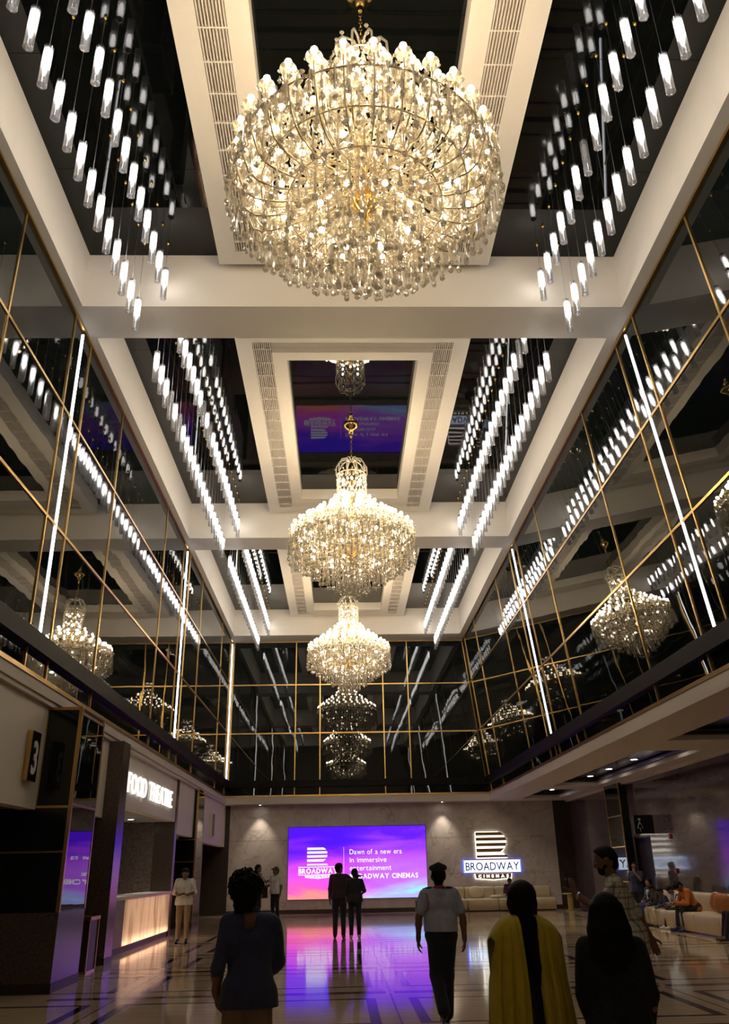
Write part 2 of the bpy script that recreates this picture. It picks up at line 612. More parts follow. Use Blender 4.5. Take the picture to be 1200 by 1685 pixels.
# ------------------------------------------------------------------ floor
floor = box('floor', 'floor', None, -9.0, SIDE_X + 0.3, Y0, DW + 0.2, -0.12, 0.0)
tag(floor, 'polished cream travertine floor with dark marble inlay frames', 'floor', kind='structure')
HT = 0.0012
x_edges = [(-6.9, -3.42), (-3.02, 0.45), (0.90, 4.47), (4.86, 8.40)]
bar = {}
def strip(mat, x0, x1, y0, y1, name='inlay_strip'):
    w, d = round(x1 - x0, 3), round(y1 - y0, 3)
    key = (mat, w, d)
    if key not in bar:
        bar[key] = MB().box(-w / 2, w / 2, -d / 2, d / 2, -0.02, HT).mesh(name, M[mat])
    put(name, bar[key], floor, ((x0 + x1) / 2, (y0 + y1) / 2, 0))
for (a, b) in x_edges:
    for k in range(-4, 7):
        y0 = 14.20 + 3.25 * k
        y1 = y0 + 2.06
        if y0 < -1 or y1 > 36.6:
            continue
        if a < -6 and y0 > 14.0:
            # beside the entrance block and kiosk only the strip along the passage shows
            strip('inlay_dark', b - 0.12, b, y0, y1)
            strip('inlay_dark', a if y0 < 14.3 else max(a, -4.3), b, y0, y0 + 0.09)
            strip('inlay_dark', max(a, -4.3), b, y1 - 0.09, y1)
            continue
        strip('inlay_dark', a, a + 0.13, y0, y1)
        strip('inlay_dark', b - 0.13, b, y0, y1)
        strip('inlay_dark', a + 0.13, b - 0.13, y0, y0 + 0.09)
        strip('inlay_dark', a + 0.13, b - 0.13, y1 - 0.09, y1)
for k in range(-4, 8):
    yb = 14.20 + 3.25 * k - 0.60
    if yb > -1 and yb < 36.5:
        for (a, b) in ((-4.2, -3.28), (-3.16, 0.62), (0.74, 4.60), (4.72, 8.55)):
            strip('inlay_brown', a, b, yb - 0.11, yb + 0.11, 'inlay_band')
for xc in (-3.22, 0.68, 4.66):
    for k in range(-4, 7):
        y0 = 14.20 + 3.25 * k - 0.49
        strip('inlay_brown', xc - 0.012, xc + 0.012, y0, y0 + 3.03, 'inlay_line')

# ------------------------------------------------------------------ ceiling
ceiling = box('ceiling', 'dark_metal', None, -5.4, 6.2, Y0, D + 0.3, HC + 0.25, HC + 0.4)
tag(ceiling, 'coffered cream ceiling with black glass bays between cross beams', 'ceiling', kind='structure')
for (a, b) in BEAMS:
    box('ceiling_beam', 'white', ceiling, -5.35, 6.0, a, b, H, HC + 0.25)
box('ceiling_beam', 'white', ceiling, -5.35, XL, Y0, D, H + 0.002, HC + 0.24)
box('ceiling_beam', 'white', ceiling, XR, 6.1, Y0, D, H + 0.002, HC + 0.24)
bays = [(BEAMS[i][1], BEAMS[i + 1][0]) for i in range(3)]
HALF_OUT, G_OUT, G_IN, LIP = 2.54, 2.19, 1.79, 1.47
for bi, (ya, yb) in enumerate(bays):
    # black glass at the two sides of the bay
    n = 5
    for sx0, sx1 in ((XL, XM - HALF_OUT + 0.05), (XM + HALF_OUT - 0.05, XR)):
        for k in range(n):
            p0 = ya + (yb - ya) * k / n + 0.004
            p1 = ya + (yb - ya) * (k + 1) / n - 0.004
            box('ceiling_panel', 'ceil_glass', ceiling, sx0, sx1, p0, p1, HC, HC + 0.02)
    # dropped coffer frame: outer board, grille, inner board, reveal
    y_near, y_far = ya + 0.9, yb - 0.25
    cf = empty('coffer_frame', (0, 0, 0), 0, ceiling)
    def ring(name, mat, h0, n0, f0, h1, n1, f1, z0, z1):
        m = MB()
        m.box(XM - h0, XM - h1, n0, f0, z0, z1)
        m.box(XM + h1, XM + h0, n0, f0, z0, z1)
        m.box(XM - h1, XM + h1, n0, n1, z0, z1)
        m.box(XM - h1, XM + h1, f1, f0, z0, z1)
        return m.build(name, mat, cf)
    o1 = (G_OUT, y_near + 0.35, y_far - 0.33)
    o2 = (G_IN, y_near + 0.72, y_far - 0.68)
    o3 = (LIP, y_near + 1.03, y_far - 0.98)
    ring('outer_board', 'white', HALF_OUT, y_near, y_far, *o1, HF, HC + 0.1)
    ring('inner_board', 'white', *o2, *o3, HF, HC + 0.1)
    ring('grille_back', 'soffit', *o1, *o2, HF + 0.10, HF + 0.14)
    sl = MB()
    gx0, gx1 = G_IN, G_OUT
    ystep = 0.075
    for side in (-1, 1):
        n_s = 9
        for k in range(n_s):
            xc = XM + side * (gx0 + (gx1 - gx0) * (k + 0.5) / n_s)
            sl.box(xc - 0.010, xc + 0.010, o1[1], o1[2], HF + 0.004, HF + 0.06)
    for q0, q1 in ((o1[1], o2[1]), (o2[2], o1[2])):
        for k in range(9):
            yc = q0 + (q1 - q0) * (k + 0.5) / 9
            sl.box(XM - G_IN, XM + G_IN, yc - 0.010, yc + 0.010, HF + 0.004, HF + 0.06)
    s = sl.build('grille_slats', 'soffit', cf)
    s['kind'] = 'stuff'
    nb = 17
    for side in (-1, 1):
        for k in range(nb):
            yc = o1[1] + (o1[2] - o1[1]) * (k + 0.5) / nb
            xa, xb = sorted((XM + side * G_IN, XM + side * G_OUT))
            box('grille_bar', 'white', cf, xa, xb, yc - 0.012, yc + 0.012, HF + 0.0, HF + 0.05)
    # black glass in the middle of the coffer
    zc = HC - 0.09
    nx, ny = 2, 4
    for i in range(nx):
        for k in range(ny):
            a0 = XM - LIP + 2 * LIP * i / nx + 0.003
            a1 = XM - LIP + 2 * LIP * (i + 1) / nx - 0.003
            p0 = o3[1] + (o3[2] - o3[1]) * k / ny + 0.003
            p1 = o3[1] + (o3[2] - o3[1]) * (k + 1) / ny - 0.003
            box('ceiling_panel', 'ceil_glass', ceiling, a0, a1, p0, p1, zc, zc + 0.02)

# ------------------------------------------------------------------ glass walls of the upper hall
Z_H1, Z_H2, Z_RT, Z_RB = 9.33, 7.20, 5.22, 4.93
def wall_frame(kind):
    """local x along the wall, local z up the wall, local -y into the hall"""
    if kind == 'left':       # x local = -y world so that -y local = +x world
        return Matrix(((0, -1, 0, XLG), (1, 0, 0, 0), (0, 0, 1, ZB), (0, 0, 0, 1)))
    if kind == 'right':
        t = math.atan2(XRB - XRG, H - ZB)
        # up-the-wall direction leans inwards going up
        up = Vector((-math.sin(t), 0, math.cos(t)))
        xl_ = Vector((0, -1, 0))
        yl = up.cross(xl_)
        return Matrix(((xl_.x, yl.x, up.x, XRB), (xl_.y, yl.y, up.y, 0), (xl_.z, yl.z, up.z, ZB), (0, 0, 0, 1)))
    return Matrix(((1, 0, 0, 0), (0, 1, 0, D), (0, 0, 1, ZB), (0, 0, 0, 1)))

def glass_wall(kind, length, verts, led_pos, label):
    """verts: positions of gold uprights along the wall, panels fill between"""
    mw = wall_frame(kind)
    hgt = (H - ZB) if kind != 'right' else math.hypot(H - ZB, XRB - XRG)
    k_ = hgt / (H - ZB)
    sgn = -1 if kind == 'right' else 1
    X = lambda p: p * sgn
    a, b = length
    lo, hi = min(X(a), X(b)), max(X(a), X(b))
    root = MB().box(lo, hi, 0.03, 0.14, 0, hgt + 0.02).build('wall_' + kind, 'dark_metal')
    root.matrix_world = mw
    tag(root, label, 'wall', kind='structure')
    zs = [0.0, (Z_RB - ZB) * k_, (Z_RT - ZB) * k_, (Z_H2 - ZB) * k_, (Z_H1 - ZB) * k_, hgt]
    us = sorted(X(p) for p in set([a, b] + list(verts)))
    for i in range(len(us) - 1):
        for j in (0, 2, 3, 4):
            w, h = us[i + 1] - us[i], zs[j + 1] - zs[j]
            if w < 0.02:
                continue
            me = MB().box(-w / 2 + .002, w / 2 - .002, -0.005, 0.012, -h / 2 + .002, h / 2 - .002).mesh('glass_panel', M['black_glass'])
            t = 0.0016
            put('glass_panel', me, root, ((us[i] + us[i + 1]) / 2, 0, (zs[j] + zs[j + 1]) / 2),
                (random.uniform(-t, t), 0, random.uniform(-t, t)))
    for p in verts:
        u = X(p)
        MB().box(u - 0.023, u + 0.023, -0.025, 0.0, zs[2], hgt - 0.02).build('gold_bar', 'gold', root)
        MB().box(u - 0.022, u + 0.022, -0.03, 0.0, 0.06, zs[1]).build('gold_bar', 'gold', root)
    for z in zs[3:5]:
        MB().box(lo, hi, -0.024, 0.0, z - 0.025, z + 0.025).build('gold_bar', 'gold', root)
    MB().box(lo, hi, -0.04, 0.0, 0.0, 0.07).build('gold_trim', 'gold', root)
    MB().box(lo, hi, -0.05, 0.0, hgt - 0.05, hgt + 0.0).build('gold_trim', 'gold', root)
    MB().box(lo, hi, -0.13, 0.02, zs[1], zs[2]).build('black_rail', 'rail', root)
    strips = []
    for p in led_pos:
        u = X(p)
        s = MB().box(u - 0.015, u + 0.015, -0.028, -0.006, zs[2] + 0.06, hgt - 0.12)
        me = s.mesh('light_strip', M['led'])
        o = put('light_strip', me)
        o.matrix_world = mw
        strips.append(o)
    return root, strips

V_SIDE = [4.5, 7.3, 10.15, 12.78, 13.78, 16.4, 21.7, 24.45, 25.55, 28.15, 33.6, 36.4]
LEDS = [1.43, 13.27, 25.02]
_, sl_ = glass_wall('left', (Y0, D), V_SIDE, LEDS + [36.9], 'black mirror glass wall with gold bars above the food kiosk')
for o, lab in zip(sl_, ('white upright light strip on left glass wall, nearest the camera',
                        'white upright light strip on glass wall above the entrance block marked 3',
                        'white upright light strip on left glass wall above the food kiosk',
                        'white upright light strip in left corner beside the gold-barred back glass')):
    tag(o, lab, 'light strip', 'upright light strips on the glass walls')
_, sr_ = glass_wall('right', (Y0, D), V_SIDE, LEDS, 'outward leaning black mirror glass wall with gold bars above the seating side')
for o, lab in zip(sr_, ('white upright light strip on right glass wall, nearest the camera',
                        'longest white upright light strip on the right glass wall',
                        'shorter white upright light strip on right glass wall near the back corner')):
    tag(o, lab, 'light strip', 'upright light strips on the glass walls')
glass_wall('back', (XLG, XRB), [-2.02, -0.93, 1.90, 3.03], [], 'black mirror glass back wall with gold grid above the video screen')
# gold corner post where the back glass meets the leaning wall
MB().tube([(XRG - 0.03, D - 0.03, H - 0.03), (XRB - 0.12, D - 0.03, Z_RT)], 0.04, 4).build('trim_1', 'gold')
tag(bpy.data.objects['trim_1'], 'gold corner post where the back glass meets the leaning wall', 'trim', kind='structure')
box('trim_2', 'gold', None, XLG + 0.06, XLG + 0.12, D - 0.05, D - 0.002, Z_RT, H - 0.03)
tag(bpy.data.objects['trim_2'], 'gold corner post beside the light strip in the left back corner', 'trim', kind='structure')

# ------------------------------------------------------------------ walls of the lower hall
front = box('wall_front', 'white', None, -9.0, SIDE_X + 0.3, Y0 - 0.2, Y0, 0, HC + 0.4)
tag(front, 'plain wall behind the camera', 'wall', kind='structure')

back = MB().box(-4.80, 9.22, DW, DW + 0.2, 0, ZS + 0.1).build('wall_back', 'stone_wall')
tag(back, 'veined grey stone wall behind the video screen', 'wall', kind='structure')
box('dark_pilaster', 'wood_dark', back, 9.22, SIDE_X + 0.2, DW + 0.05, DW + 0.2, 0, ZS + 0.1)
box('dark_pilaster', 'wood_dark', back, -5.9, -4.80, DW + 0.0, DW + 0.2, 0, ZS + 0.1)
bb = box('baseboard_back', 'wood_dark', None, -4.80, 9.22, DW - 0.02, DW, 0, 0.16)
tag(bb, 'dark skirting along the foot of the stone back wall', 'skirting', kind='structure')
for z in (1.42, 2.84):
    box('joint', 'wood_dark', back, -4.80, 9.22, DW - 0.0015, DW, z - 0.004, z + 0.004)

# soffits
so = MB().box(XLG - 4.0, XLG + 0.02, Y0, DW + 0.2, ZS, ZB).build('ceiling', 'soffit')
tag(so, 'plain soffit over the entrance and kiosk side', 'ceiling', kind='structure')
so2 = MB().box(XLG + 0.02, XRB - 0.02, D - 0.02, DW + 0.2, ZS, ZB).build('ceiling', 'soffit')
tag(so2, 'narrow soffit between back glass and stone wall', 'ceiling', kind='structure')
box('slot', 'dark_metal', so2, -4.6, -0.8, D + 0.25, D + 0.42, ZS - 0.002, ZS + 0.05)
box('slot', 'dark_metal', so2, 0.6, 5.4, D + 0.25, D + 0.42, ZS - 0.002, ZS + 0.05)
box('fascia_bead', 'soffit', so, XLG + 0.02, XLG + 0.05, Y0, D, ZS + 0.08, ZS + 0.16)

rec = [(6.0, 19.5), (21.3, 30.8), (32.2, 36.3)]
RX0, RX1 = 7.62, 9.22
sr = MB()
sr.box(XRB - 0.02, RX0, Y0, DW + 0.2, ZS, ZB)
sr.box(RX1, SIDE_X + 0.3, Y0, DW + 0.2, ZS, ZB)
ys = [Y0] + [v for r in rec for v in r] + [DW + 0.2]
for i in range(0, len(ys), 2):
    sr.box(RX0, RX1, ys[i], ys[i + 1], ZS, ZB)
sr = sr.build('ceiling', 'soffit')
tag(sr, 'low soffit with dark recesses and downlights over the seating side', 'ceiling', kind='structure')
for (a, b) in rec:
    box('recess_panel', 'black_panel', sr, RX0, RX1, a, b, ZS + 0.24, ZS + 0.27)
    m = MB()
    m.box(RX0, RX0 + 0.09, a, b, ZS + 0.12, ZS + 0.2)
    m.box(RX1 - 0.09, RX1, a, b, ZS + 0.12, ZS + 0.2)
    m.box(RX0 + .09, RX1 - .09, a, a + 0.09, ZS + 0.12, ZS + 0.2)
    m.box(RX0 + .09, RX1 - .09, b - 0.09, b, ZS + 0.12, ZS + 0.2)
    m.build('recess_step', 'wood_dark', sr)
box('cornice', 'soffit', sr, SIDE_X - 0.16, SIDE_X, Y0, DW, ZS - 0.06, ZS)

# right stone wall, column, door
wr = MB()
DY0, DY1, DZ = 28.15, 29.75, 2.5
wr.box(SIDE_X, SIDE_X + 0.2, Y0, DY0, 0, ZS)
wr.box(SIDE_X, SIDE_X + 0.2, DY1, DW + 0.1, 0, ZS)
wr.box(SIDE_X, SIDE_X + 0.2, DY0, DY1, DZ, ZS)
wr = wr.build('wall_right', 'stone_polished')
tag(wr, 'polished plum stone wall behind the long sofa', 'wall', kind='structure')
for k in range(12):
    box('joint', 'wood_dark', wr, SIDE_X - 0.001, SIDE_X, 3 + 2.1 * k - 0.004, 3 + 2.1 * k + 0.004, 0, ZS)
dr = empty('door_1', (SIDE_X + 0.10, (DY0 + DY1) / 2, 0))
tag(dr, 'dark wooden door in the stone wall under the restroom sign', 'door', kind='structure')
box('door_leaf', principled('dark_door', (0.012, 0.008, 0.006), 0.55, spec=0.2), dr, 0, 0.05, -0.74, 0.74, 0, DZ - 0.06)
box('door_frame', 'dark_metal', dr, -0.1, 0.05, -0.80, -0.74, 0, DZ)
box('door_frame', 'dark_metal', dr, -0.1, 0.05, 0.74, 0.80, 0, DZ)
box('door_frame', 'dark_metal', dr, -0.1, 0.05, -0.74, 0.74, DZ - 0.06, DZ)
MB().tube([(-0.06, -0.6, 0.9), (-0.06, -0.6, 1.3)], 0.015, 6).build('handle', 'steel', dr)

def panel_pillar(name, loc, w, d, h, label, rows):
    """black glass clad pillar with gilt edges: loc is the hall-side near corner at the floor, body goes to +x"""
    t = empty(name, loc)
    tag(t, label, 'pillar', kind='structure')
    box('core', 'black_panel', t, 0.02, w, 0.02, d - 0.02, 0, h)
    zs = [0] + rows + [h]
    for i in range(len(zs) - 1):
        box('panel', 'black_glass', t, 0.0, 0.02, 0.03, d - 0.03, zs[i] + 0.02, zs[i + 1] - 0.02)
        box('panel', 'black_panel', t, 0.05, w, 0.0, 0.02, zs[i] + 0.02, zs[i + 1] - 0.02)
    for z in rows:
        box('gold_edge', 'gold', t, -0.012, 0.02, 0.0, d, z - 0.02, z + 0.02)
    for y in (0.0, d - 0.03):
        box('gold_edge', 'gold', t, -0.012, 0.03, y, y + 0.03, 0, h)
    return t
panel_pillar('pillar', (SIDE_X - 0.28, 29.9, 0), 0.28, 1.6, ZS, 'black panelled pillar with gilt edges beside the dark door', [1.1, 2.2, 3.2])

# ------------------------------------------------------------------ entrance block, kiosk on the left
def lintel(y0, y1, z0, label, x=-5.0, t=0.25):
    o = box('wall_left', 'white', None, x - t, x, y0, y1, z0, ZS)
    tag(o, label, 'wall', kind='structure')
    return o
lintel(2.0, 14.32, 2.62, 'cream wall over the entrance with sign 3')
lintel(15.75, 18.34, 2.72, 'cream wall between entrance block and stone pier')
lintel(26.75, 29.6, 2.72, 'cream wall past the food kiosk')
lintel(31.1, DW, 2.62, 'cream wall over the far entrance by the back wall')

def entrance_block(y0, label, xin=-4.42, depth=1.42):
    t = empty('entrance_block', (xin, y0, 0))
    tag(t, label, 'entrance block')
    w = 3.0
    box('stone_base', 'stone_brown', t, -w, 0, 0, depth, 0.13, 1.10)
    box('plinth', 'wood_dark', t, -w, 0.012, -0.012, depth + 0.01, 0, 0.13)
    box('core', 'black_panel', t, -w, -0.02, 0.02, depth, 1.10, 2.66)
    box('core', 'black_panel', t, -0.60, -0.02, 0.02, depth, 2.66, ZS)
    for a, b in ((1.10, 1.98), (1.98, 2.66)):
        for xa, xb in ((-w, -1.62), (-1.60, -0.04)):
            box('front_panel', 'black_panel', t, xa, xb, 0.0, 0.02, a + 0.015, b - 0.015)
    box('front_panel', 'black_glass', t, -0.56, -0.05, 0.0, 0.02, 2.70, ZS - 0.05)
    box('mirror_panel', 'black_glass', t, -0.02, 0.0, 0.05, depth - 0.05, 1.12, 2.68)
    box('mirror_panel', 'black_glass', t, -0.02, 0.0, 0.05, depth - 0.05, 2.72, ZS - 0.12)
    box('gold_edge', 'gold', t, -0.05, 0.008, -0.008, 0.05, 1.10, ZS)
    box('gold_edge', 'gold', t, -0.02, 0.008, depth - 0.05, depth, 1.10, ZS)
    box('gold_edge', 'gold', t, -0.60, -0.56, -0.008, 0.05, 2.66, ZS)
    box('gold_edge', 'gold', t, -w, -0.05, -0.008, 0.02, 2.64, 2.68)
    box('gold_edge', 'gold', t, -w, -0.05, -0.006, 0.02, 1.965, 1.99)
    box('gold_edge', 'gold', t, -0.56, -0.05, -0.008, 0.02, ZS - 0.05, ZS)
    box('gold_edge', 'gold', t, -0.02, 0.008, 0.05, depth - 0.05, 2.68, 2.72)
    box('gold_edge', 'gold', t, -0.02, 0.008, 0.05, depth - 0.05, ZS - 0.12, ZS - 0.08)
    return t
entrance_block(14.32, 'black glass entrance block with gilt edges beside the wall sign 3')
entrance_block(29.6, 'distant black glass entrance block beyond the food kiosk', -4.86, 1.3)

def pier(y0, y1, x0, x1, label):
    o = box('pillar', 'stone_brown', None, x0, x1, y0, y1, 0.0, ZS)
    tag(o, label, 'pillar', kind='structure')
    box('plinth', 'wood_dark', o, x0, x1 + 0.012, y0 - 0.012, y1 + 0.012, 0, 0.12)
pier(18.34, 18.92, -5.4, -4.68, 'brown stone pier at the near end of the food counter')
pier(26.42, 26.75, -5.6, -5.0, 'brown stone pier at the far end of the food counter')
inner = box('wall_left', 'terrazzo', None, -6.9, -6.7, 18.9, 26.75, 0, 3.2)
tag(inner, 'speckled grey wall inside the food kiosk', 'wall', kind='structure')
e1 = box('wall_left', 'terrazzo', None, -6.7, -5.02, 26.45, 26.6, 0, 3.2)
tag(e1, 'speckled grey end wall of the food kiosk', 'wall', kind='structure')
e2 = box('wall_left', 'stone_brown', None, -7.4, -5.3, 17.9, 18.1, 0, 2.9)
tag(e2, 'dark stone wall in the recess behind the gilt stand', 'wall', kind='structure')
e3 = box('wall_left', 'wood_dark', None, -7.6, -7.4, 2.0, DW, 0, ZS)
tag(e3, 'dark wall deep inside the entrances', 'wall', kind='structure')
kc = box('ceiling', 'counter_white', None, -6.9, -5.25, 18.92, 26.42, 3.05, 3.12)
tag(kc, 'white lit ceiling inside the food kiosk', 'ceiling', kind='structure')
fas = box('fascia', 'white', None, -5.25, -5.02, 18.92, 26.42, 3.05, ZS)
tag(fas, 'cream fascia carrying the lit letters above the food counter', 'fascia', kind='structure')

# ------------------------------------------------------------------ signs
M['sign_white'] = emission('sign_white_light', (1.0, 0.93, 0.80), 2.2)
M['sign_text'] = emission('screen_white', (1, 1, 1), 1.0)
M['sign_blue'] = emission('sign_blue_light', (0.10, 0.16, 1.0), 3.0)
M['sign_band'] = emission('sign_band_light', (0.72, 0.82, 1.0), 2.0)
M['sign_letter'] = principled('deep_blue_letter', (0.01, 0.012, 0.30), 0.3)
M['sign_bronze'] = principled('bronze_sign', (0.34, 0.18, 0.06), 0.4)
M['food_light'] = emission('food_letter_light', (1.0, 0.94, 0.86), 1.3)

def letters(name, word, size, depth, mat, parent, x0, x1, z, y, sx=None, offset=0.0, axis='x', gap=0.04, height=None):
    """single letters spread over x0..x1 in the parent's x,z plane"""
    mes, ws = [], []
    for ch in word:
        if ch == ' ':
            mes.append(None)
            ws.append(size * 0.30)
            continue
        me = text_mesh(ch, size, depth, mat, 1.0, offset)
        a, b = mesh_width(me)
        me.transform(Matrix.Translation((-a, 0, 0)))
        mes.append(me)
        ws.append(b - a)
    tot = sum(ws) + gap * size * (len(ws) - 1)
    k = (x1 - x0) / tot
    x = x0
    for me, w in zip(mes, ws):
        if me is not None:
            me.transform(Matrix.Diagonal((k, 1, 1, 1)))
            put(name, me, parent, (x, y, z))
        x += (w + gap * size) * k

# kiosk letters, facing the hall (+x): rotate local -y to +x -> rotate +90 about z
fs = empty('kiosk_sign', (-5.015, 20.15, 3.38), PI / 2)
tag(fs, 'row of white lit letters on the cream food kiosk fascia', 'sign')
letters('letter', 'FOOD THEATRE', 0.66, 0.02, M['food_light'], fs, 0.0, 5.35, 0.0, -0.05, offset=0.0, gap=0.14)

# entrance number
t3 = empty('number_sign', (-5.0, 13.52, 3.00), 0)
tag(t3, 'projecting gilt box sign with white number 3', 'sign')
box('sign_box', 'gold', t3, 0.0, 0.085, 0.0, 0.36, 0.0, 0.76)
box('sign_face', 'black_panel', t3, 0.085, 0.097, 0.0, 0.36, 0.0, 0.76)
me = text_mesh('3', 0.70, 0.004, M['counter_white'], 0.72, 0.015)
a, b = mesh_width(me)
me.transform(Matrix.Translation((-(a + b) / 2, 0, 0)))
put('numeral', me, t3, (0.103, 0.18, 0.12), (0, 0, PI / 2))
t4 = empty('entrance_sign', (-5.0, 33.2, 2.9), 0)
tag(t4, 'thin projecting sign on the cream wall by the back corner', 'sign')
box('sign_box', 'soffit', t4, 0.0, 0.12, 0.0, 0.5, 0.0, 0.8)
box('sign_face', 'black_panel', t4, 0.12, 0.13, 0.02, 0.48, 0.02, 0.78)

# emblem: five bars shaped like a rounded capital on a base
def emblem_bar(z0, z1, w, hgt):
    """right-hand outline of the emblem between heights z0 and z1 (bottom 0, top hgt)"""
    def xr(z):
        t = z / hgt
        if t < 0.16:
            return w * (1.02 - 0.06 * t / 0.16)
        if t < 0.24:
            return w * 0.80
        c = 0.62
        q = (t - c) / 0.40
        return w * (0.70 + 0.30 * math.sqrt(max(0.0, 1 - q * q)))
    n = 6
    pts = [(0, z0)]
    for i in range(n + 1):
        z = z0 + (z1 - z0) * i / n
        pts.append((xr(z), z))
    pts.append((0, z1))
    return pts
BARS = [(0.0, 0.09), (0.21, 0.35), (0.44, 0.57), (0.66, 0.79), (0.87, 1.0)]

# LED screen
SW, SHT = 5.86, 2.80
sc = empty('video_screen', (-2.27, DW - 0.06, 0.545))
tag(sc, 'wide video screen showing a violet sunset and white lettering', 'screen')
box('screen_face', screen_mat(SW, SHT), sc, 0, SW, -0.002, 0.0, 0, SHT)
box('casing', 'dark_metal', sc, -0.02, SW + 0.02, 0.0, 0.055, -0.02, SHT + 0.02)
ex, ez, ew, eh = 0.80, 1.29, 0.86, 0.70
for (a, b) in BARS:
    poly = [(ex + x, ez + z) for x, z in emblem_bar(a * eh, b * eh, ew, eh)]
    MB().prism(poly, -0.006, -0.002).build('emblem_bar', 'sign_text', sc)
bx0, bx1 = 0.43, 2.10
MB().box(bx0, bx1, -0.006, -0.002, 1.215, 1.245).build('emblem_line', 'sign_text', sc)
MB().box(bx0, bx1, -0.006, -0.002, 0.915, 0.94).build('emblem_line', 'sign_text', sc)
MB().prism([(0.70, 0.90), (0.74, 0.82), (1.265, 0.77), (1.79, 0.82), (1.83, 0.90)], -0.006, -0.002).build('emblem_plate', 'sign_text', sc)
M['screen_violet'] = emission('screen_violet', (0.5, 0.06, 0.9), 0.9)
letters('letter', 'BROADWAY', 0.27, 0.001, M['sign_text'], sc, bx0 + 0.01, bx1 - 0.01, 0.985, -0.004, offset=0.012, gap=0.05)
letters('letter', 'CINEMAS', 0.07, 0.001, M['screen_violet'], sc, 0.86, 1.68, 0.83, -0.008, offset=0.003, gap=0.5)
box('divider', 'sign_text', sc, 2.345, 2.355, -0.006, -0.002, 0.72, 1.99)
for i, (s, off) in enumerate((('Dawn of a new era', 0.001), ('in immersive', 0.001), ('entertainment', 0.001), ('BROADWAY CINEMAS', 0.008))):
    wid = (2.22, 1.56, 1.76, 2.88)[i]
    letters('letter', s, 0.285 if i < 3 else 0.262, 0.001, M['sign_text'], sc, 2.60, 2.60 + wid, 1.70 - 0.315 * i, -0.004, offset=off, gap=0.09)

# halo-lit wall sign
ws_ = empty('wall_sign', (5.17, DW, 1.22))
tag(ws_, 'halo-lit striped emblem sign with blue lettered band on the stone wall', 'sign')
ew, eh, ex, ez = 1.30, 1.0, 0.57, 0.80
outline = [(ex - 0.03, ez - 0.05)] + [(ex + 0.03 + x, ez + z) for x, z in emblem_bar(0, eh, ew, eh)[1:-1]] + [(ex - 0.03, ez + eh + 0.03)]
out2 = [(ex - 0.02, ez - 0.03), (ex + ew + 0.02, ez - 0.03), (ex + ew * 0.86, ez + 0.2), (ex + ew, ez + 0.5), (ex + ew + 0.01, ez + 0.66), (ex + ew * 0.95, ez + 0.84),
        (ex + ew * 0.84, ez + 0.97), (ex + ew * 0.74, ez + eh + 0.02), (ex - 0.02, ez + eh + 0.02)]
MB().prism(out2, -0.07, -0.03).build('light_box', 'sign_white', ws_)
for (a, b) in BARS:
    poly = [(ex + x, ez + z) for x, z in emblem_bar(a * eh, b * eh, ew, eh)]
    MB().prism(poly, -0.115, -0.075).build('emblem_bar', 'sign_bronze', ws_)
MB().box(-0.02, 2.42, -0.06, -0.03, 0.20, 0.72).build('blue_light_box', 'sign_blue', ws_)
MB().box(0.02, 2.38, -0.10, -0.062, 0.22, 0.70).build('band', 'sign_band', ws_)
MB().box(0.0, 2.40, -0.11, -0.06, 0.70, 0.735).build('band_edge', 'sign_bronze', ws_)
MB().box(0.0, 2.40, -0.11, -0.06, 0.185, 0.22).build('band_edge', 'sign_bronze', ws_)
letters('letter', 'BROADWAY', 0.44, 0.008, M['sign_letter'], ws_, 0.06, 2.34, 0.305, -0.112, offset=0.004, gap=0.05)
MB().prism([(0.46, 0.17), (0.49, 0.0), (1.22, -0.055), (1.95, 0.0), (1.98, 0.17)], -0.11, -0.07).build('plate', 'sign_bronze', ws_)
MB().prism([(0.42, 0.17), (0.45, -0.03), (1.22, -0.09), (1.99, -0.03), (2.02, 0.17)], -0.065, -0.03).build('light_box', 'sign_white', ws_)
letters('letter', 'CINEMAS', 0.15, 0.004, M['sign_white'], ws_, 0.58, 1.86, 0.025, -0.115, offset=0.008, gap=0.5)

# restroom sign
rs = empty('restroom_sign', (SIDE_X, 27.7, 2.52), 0)
tag(rs, 'dark projecting restroom sign with outlined figure of a woman', 'sign')
box('sign_box', 'dark_metal', rs, -0.62, -0.0, 0.0, 0.10, 0.0, 0.56)
box('sign_face', 'black_panel', rs, -0.60, -0.28, -0.008, 0.0, 0.02, 0.54)
fx = -0.44
MB().tube([(fx, -0.012, 0.36), (fx - 0.09, -0.012, 0.17), (fx + 0.09, -0.012, 0.17), (fx, -0.012, 0.36)], 0.006, 4).build('figure', 'counter_white', rs)
MB().tube([(fx + 0.032 * math.cos(a), -0.012, 0.42 + 0.032 * math.sin(a)) for a in [i * PI / 5 for i in range(11)]], 0.006, 4).build('figure', 'counter_white', rs)
MB().tube([(fx, -0.012, 0.17), (fx, -0.012, 0.07)], 0.006, 4).build('figure', 'counter_white', rs)

def alarm(loc, s, label):
    t = empty('fire_alarm', loc)
    tag(t, label, 'alarm')
    MB().rbox(-0.06 * s, 0.0, -0.07 * s, 0.07 * s, 0, 0.16 * s, 0.02 * s).build('housing', 'red_plastic', t)
    MB().box(-0.066 * s, -0.058 * s, -0.04 * s, 0.04 * s, 0.04 * s, 0.11 * s).build('cover', 'counter_grey', t)
alarm((SIDE_X, 26.4, 2.32), 0.9, 'small red fire alarm high on stone wall beside restroom sign')
alarm((SIDE_X, 26.3, 1.36), 0.9, 'small red fire call point low on stone wall above seated woman')

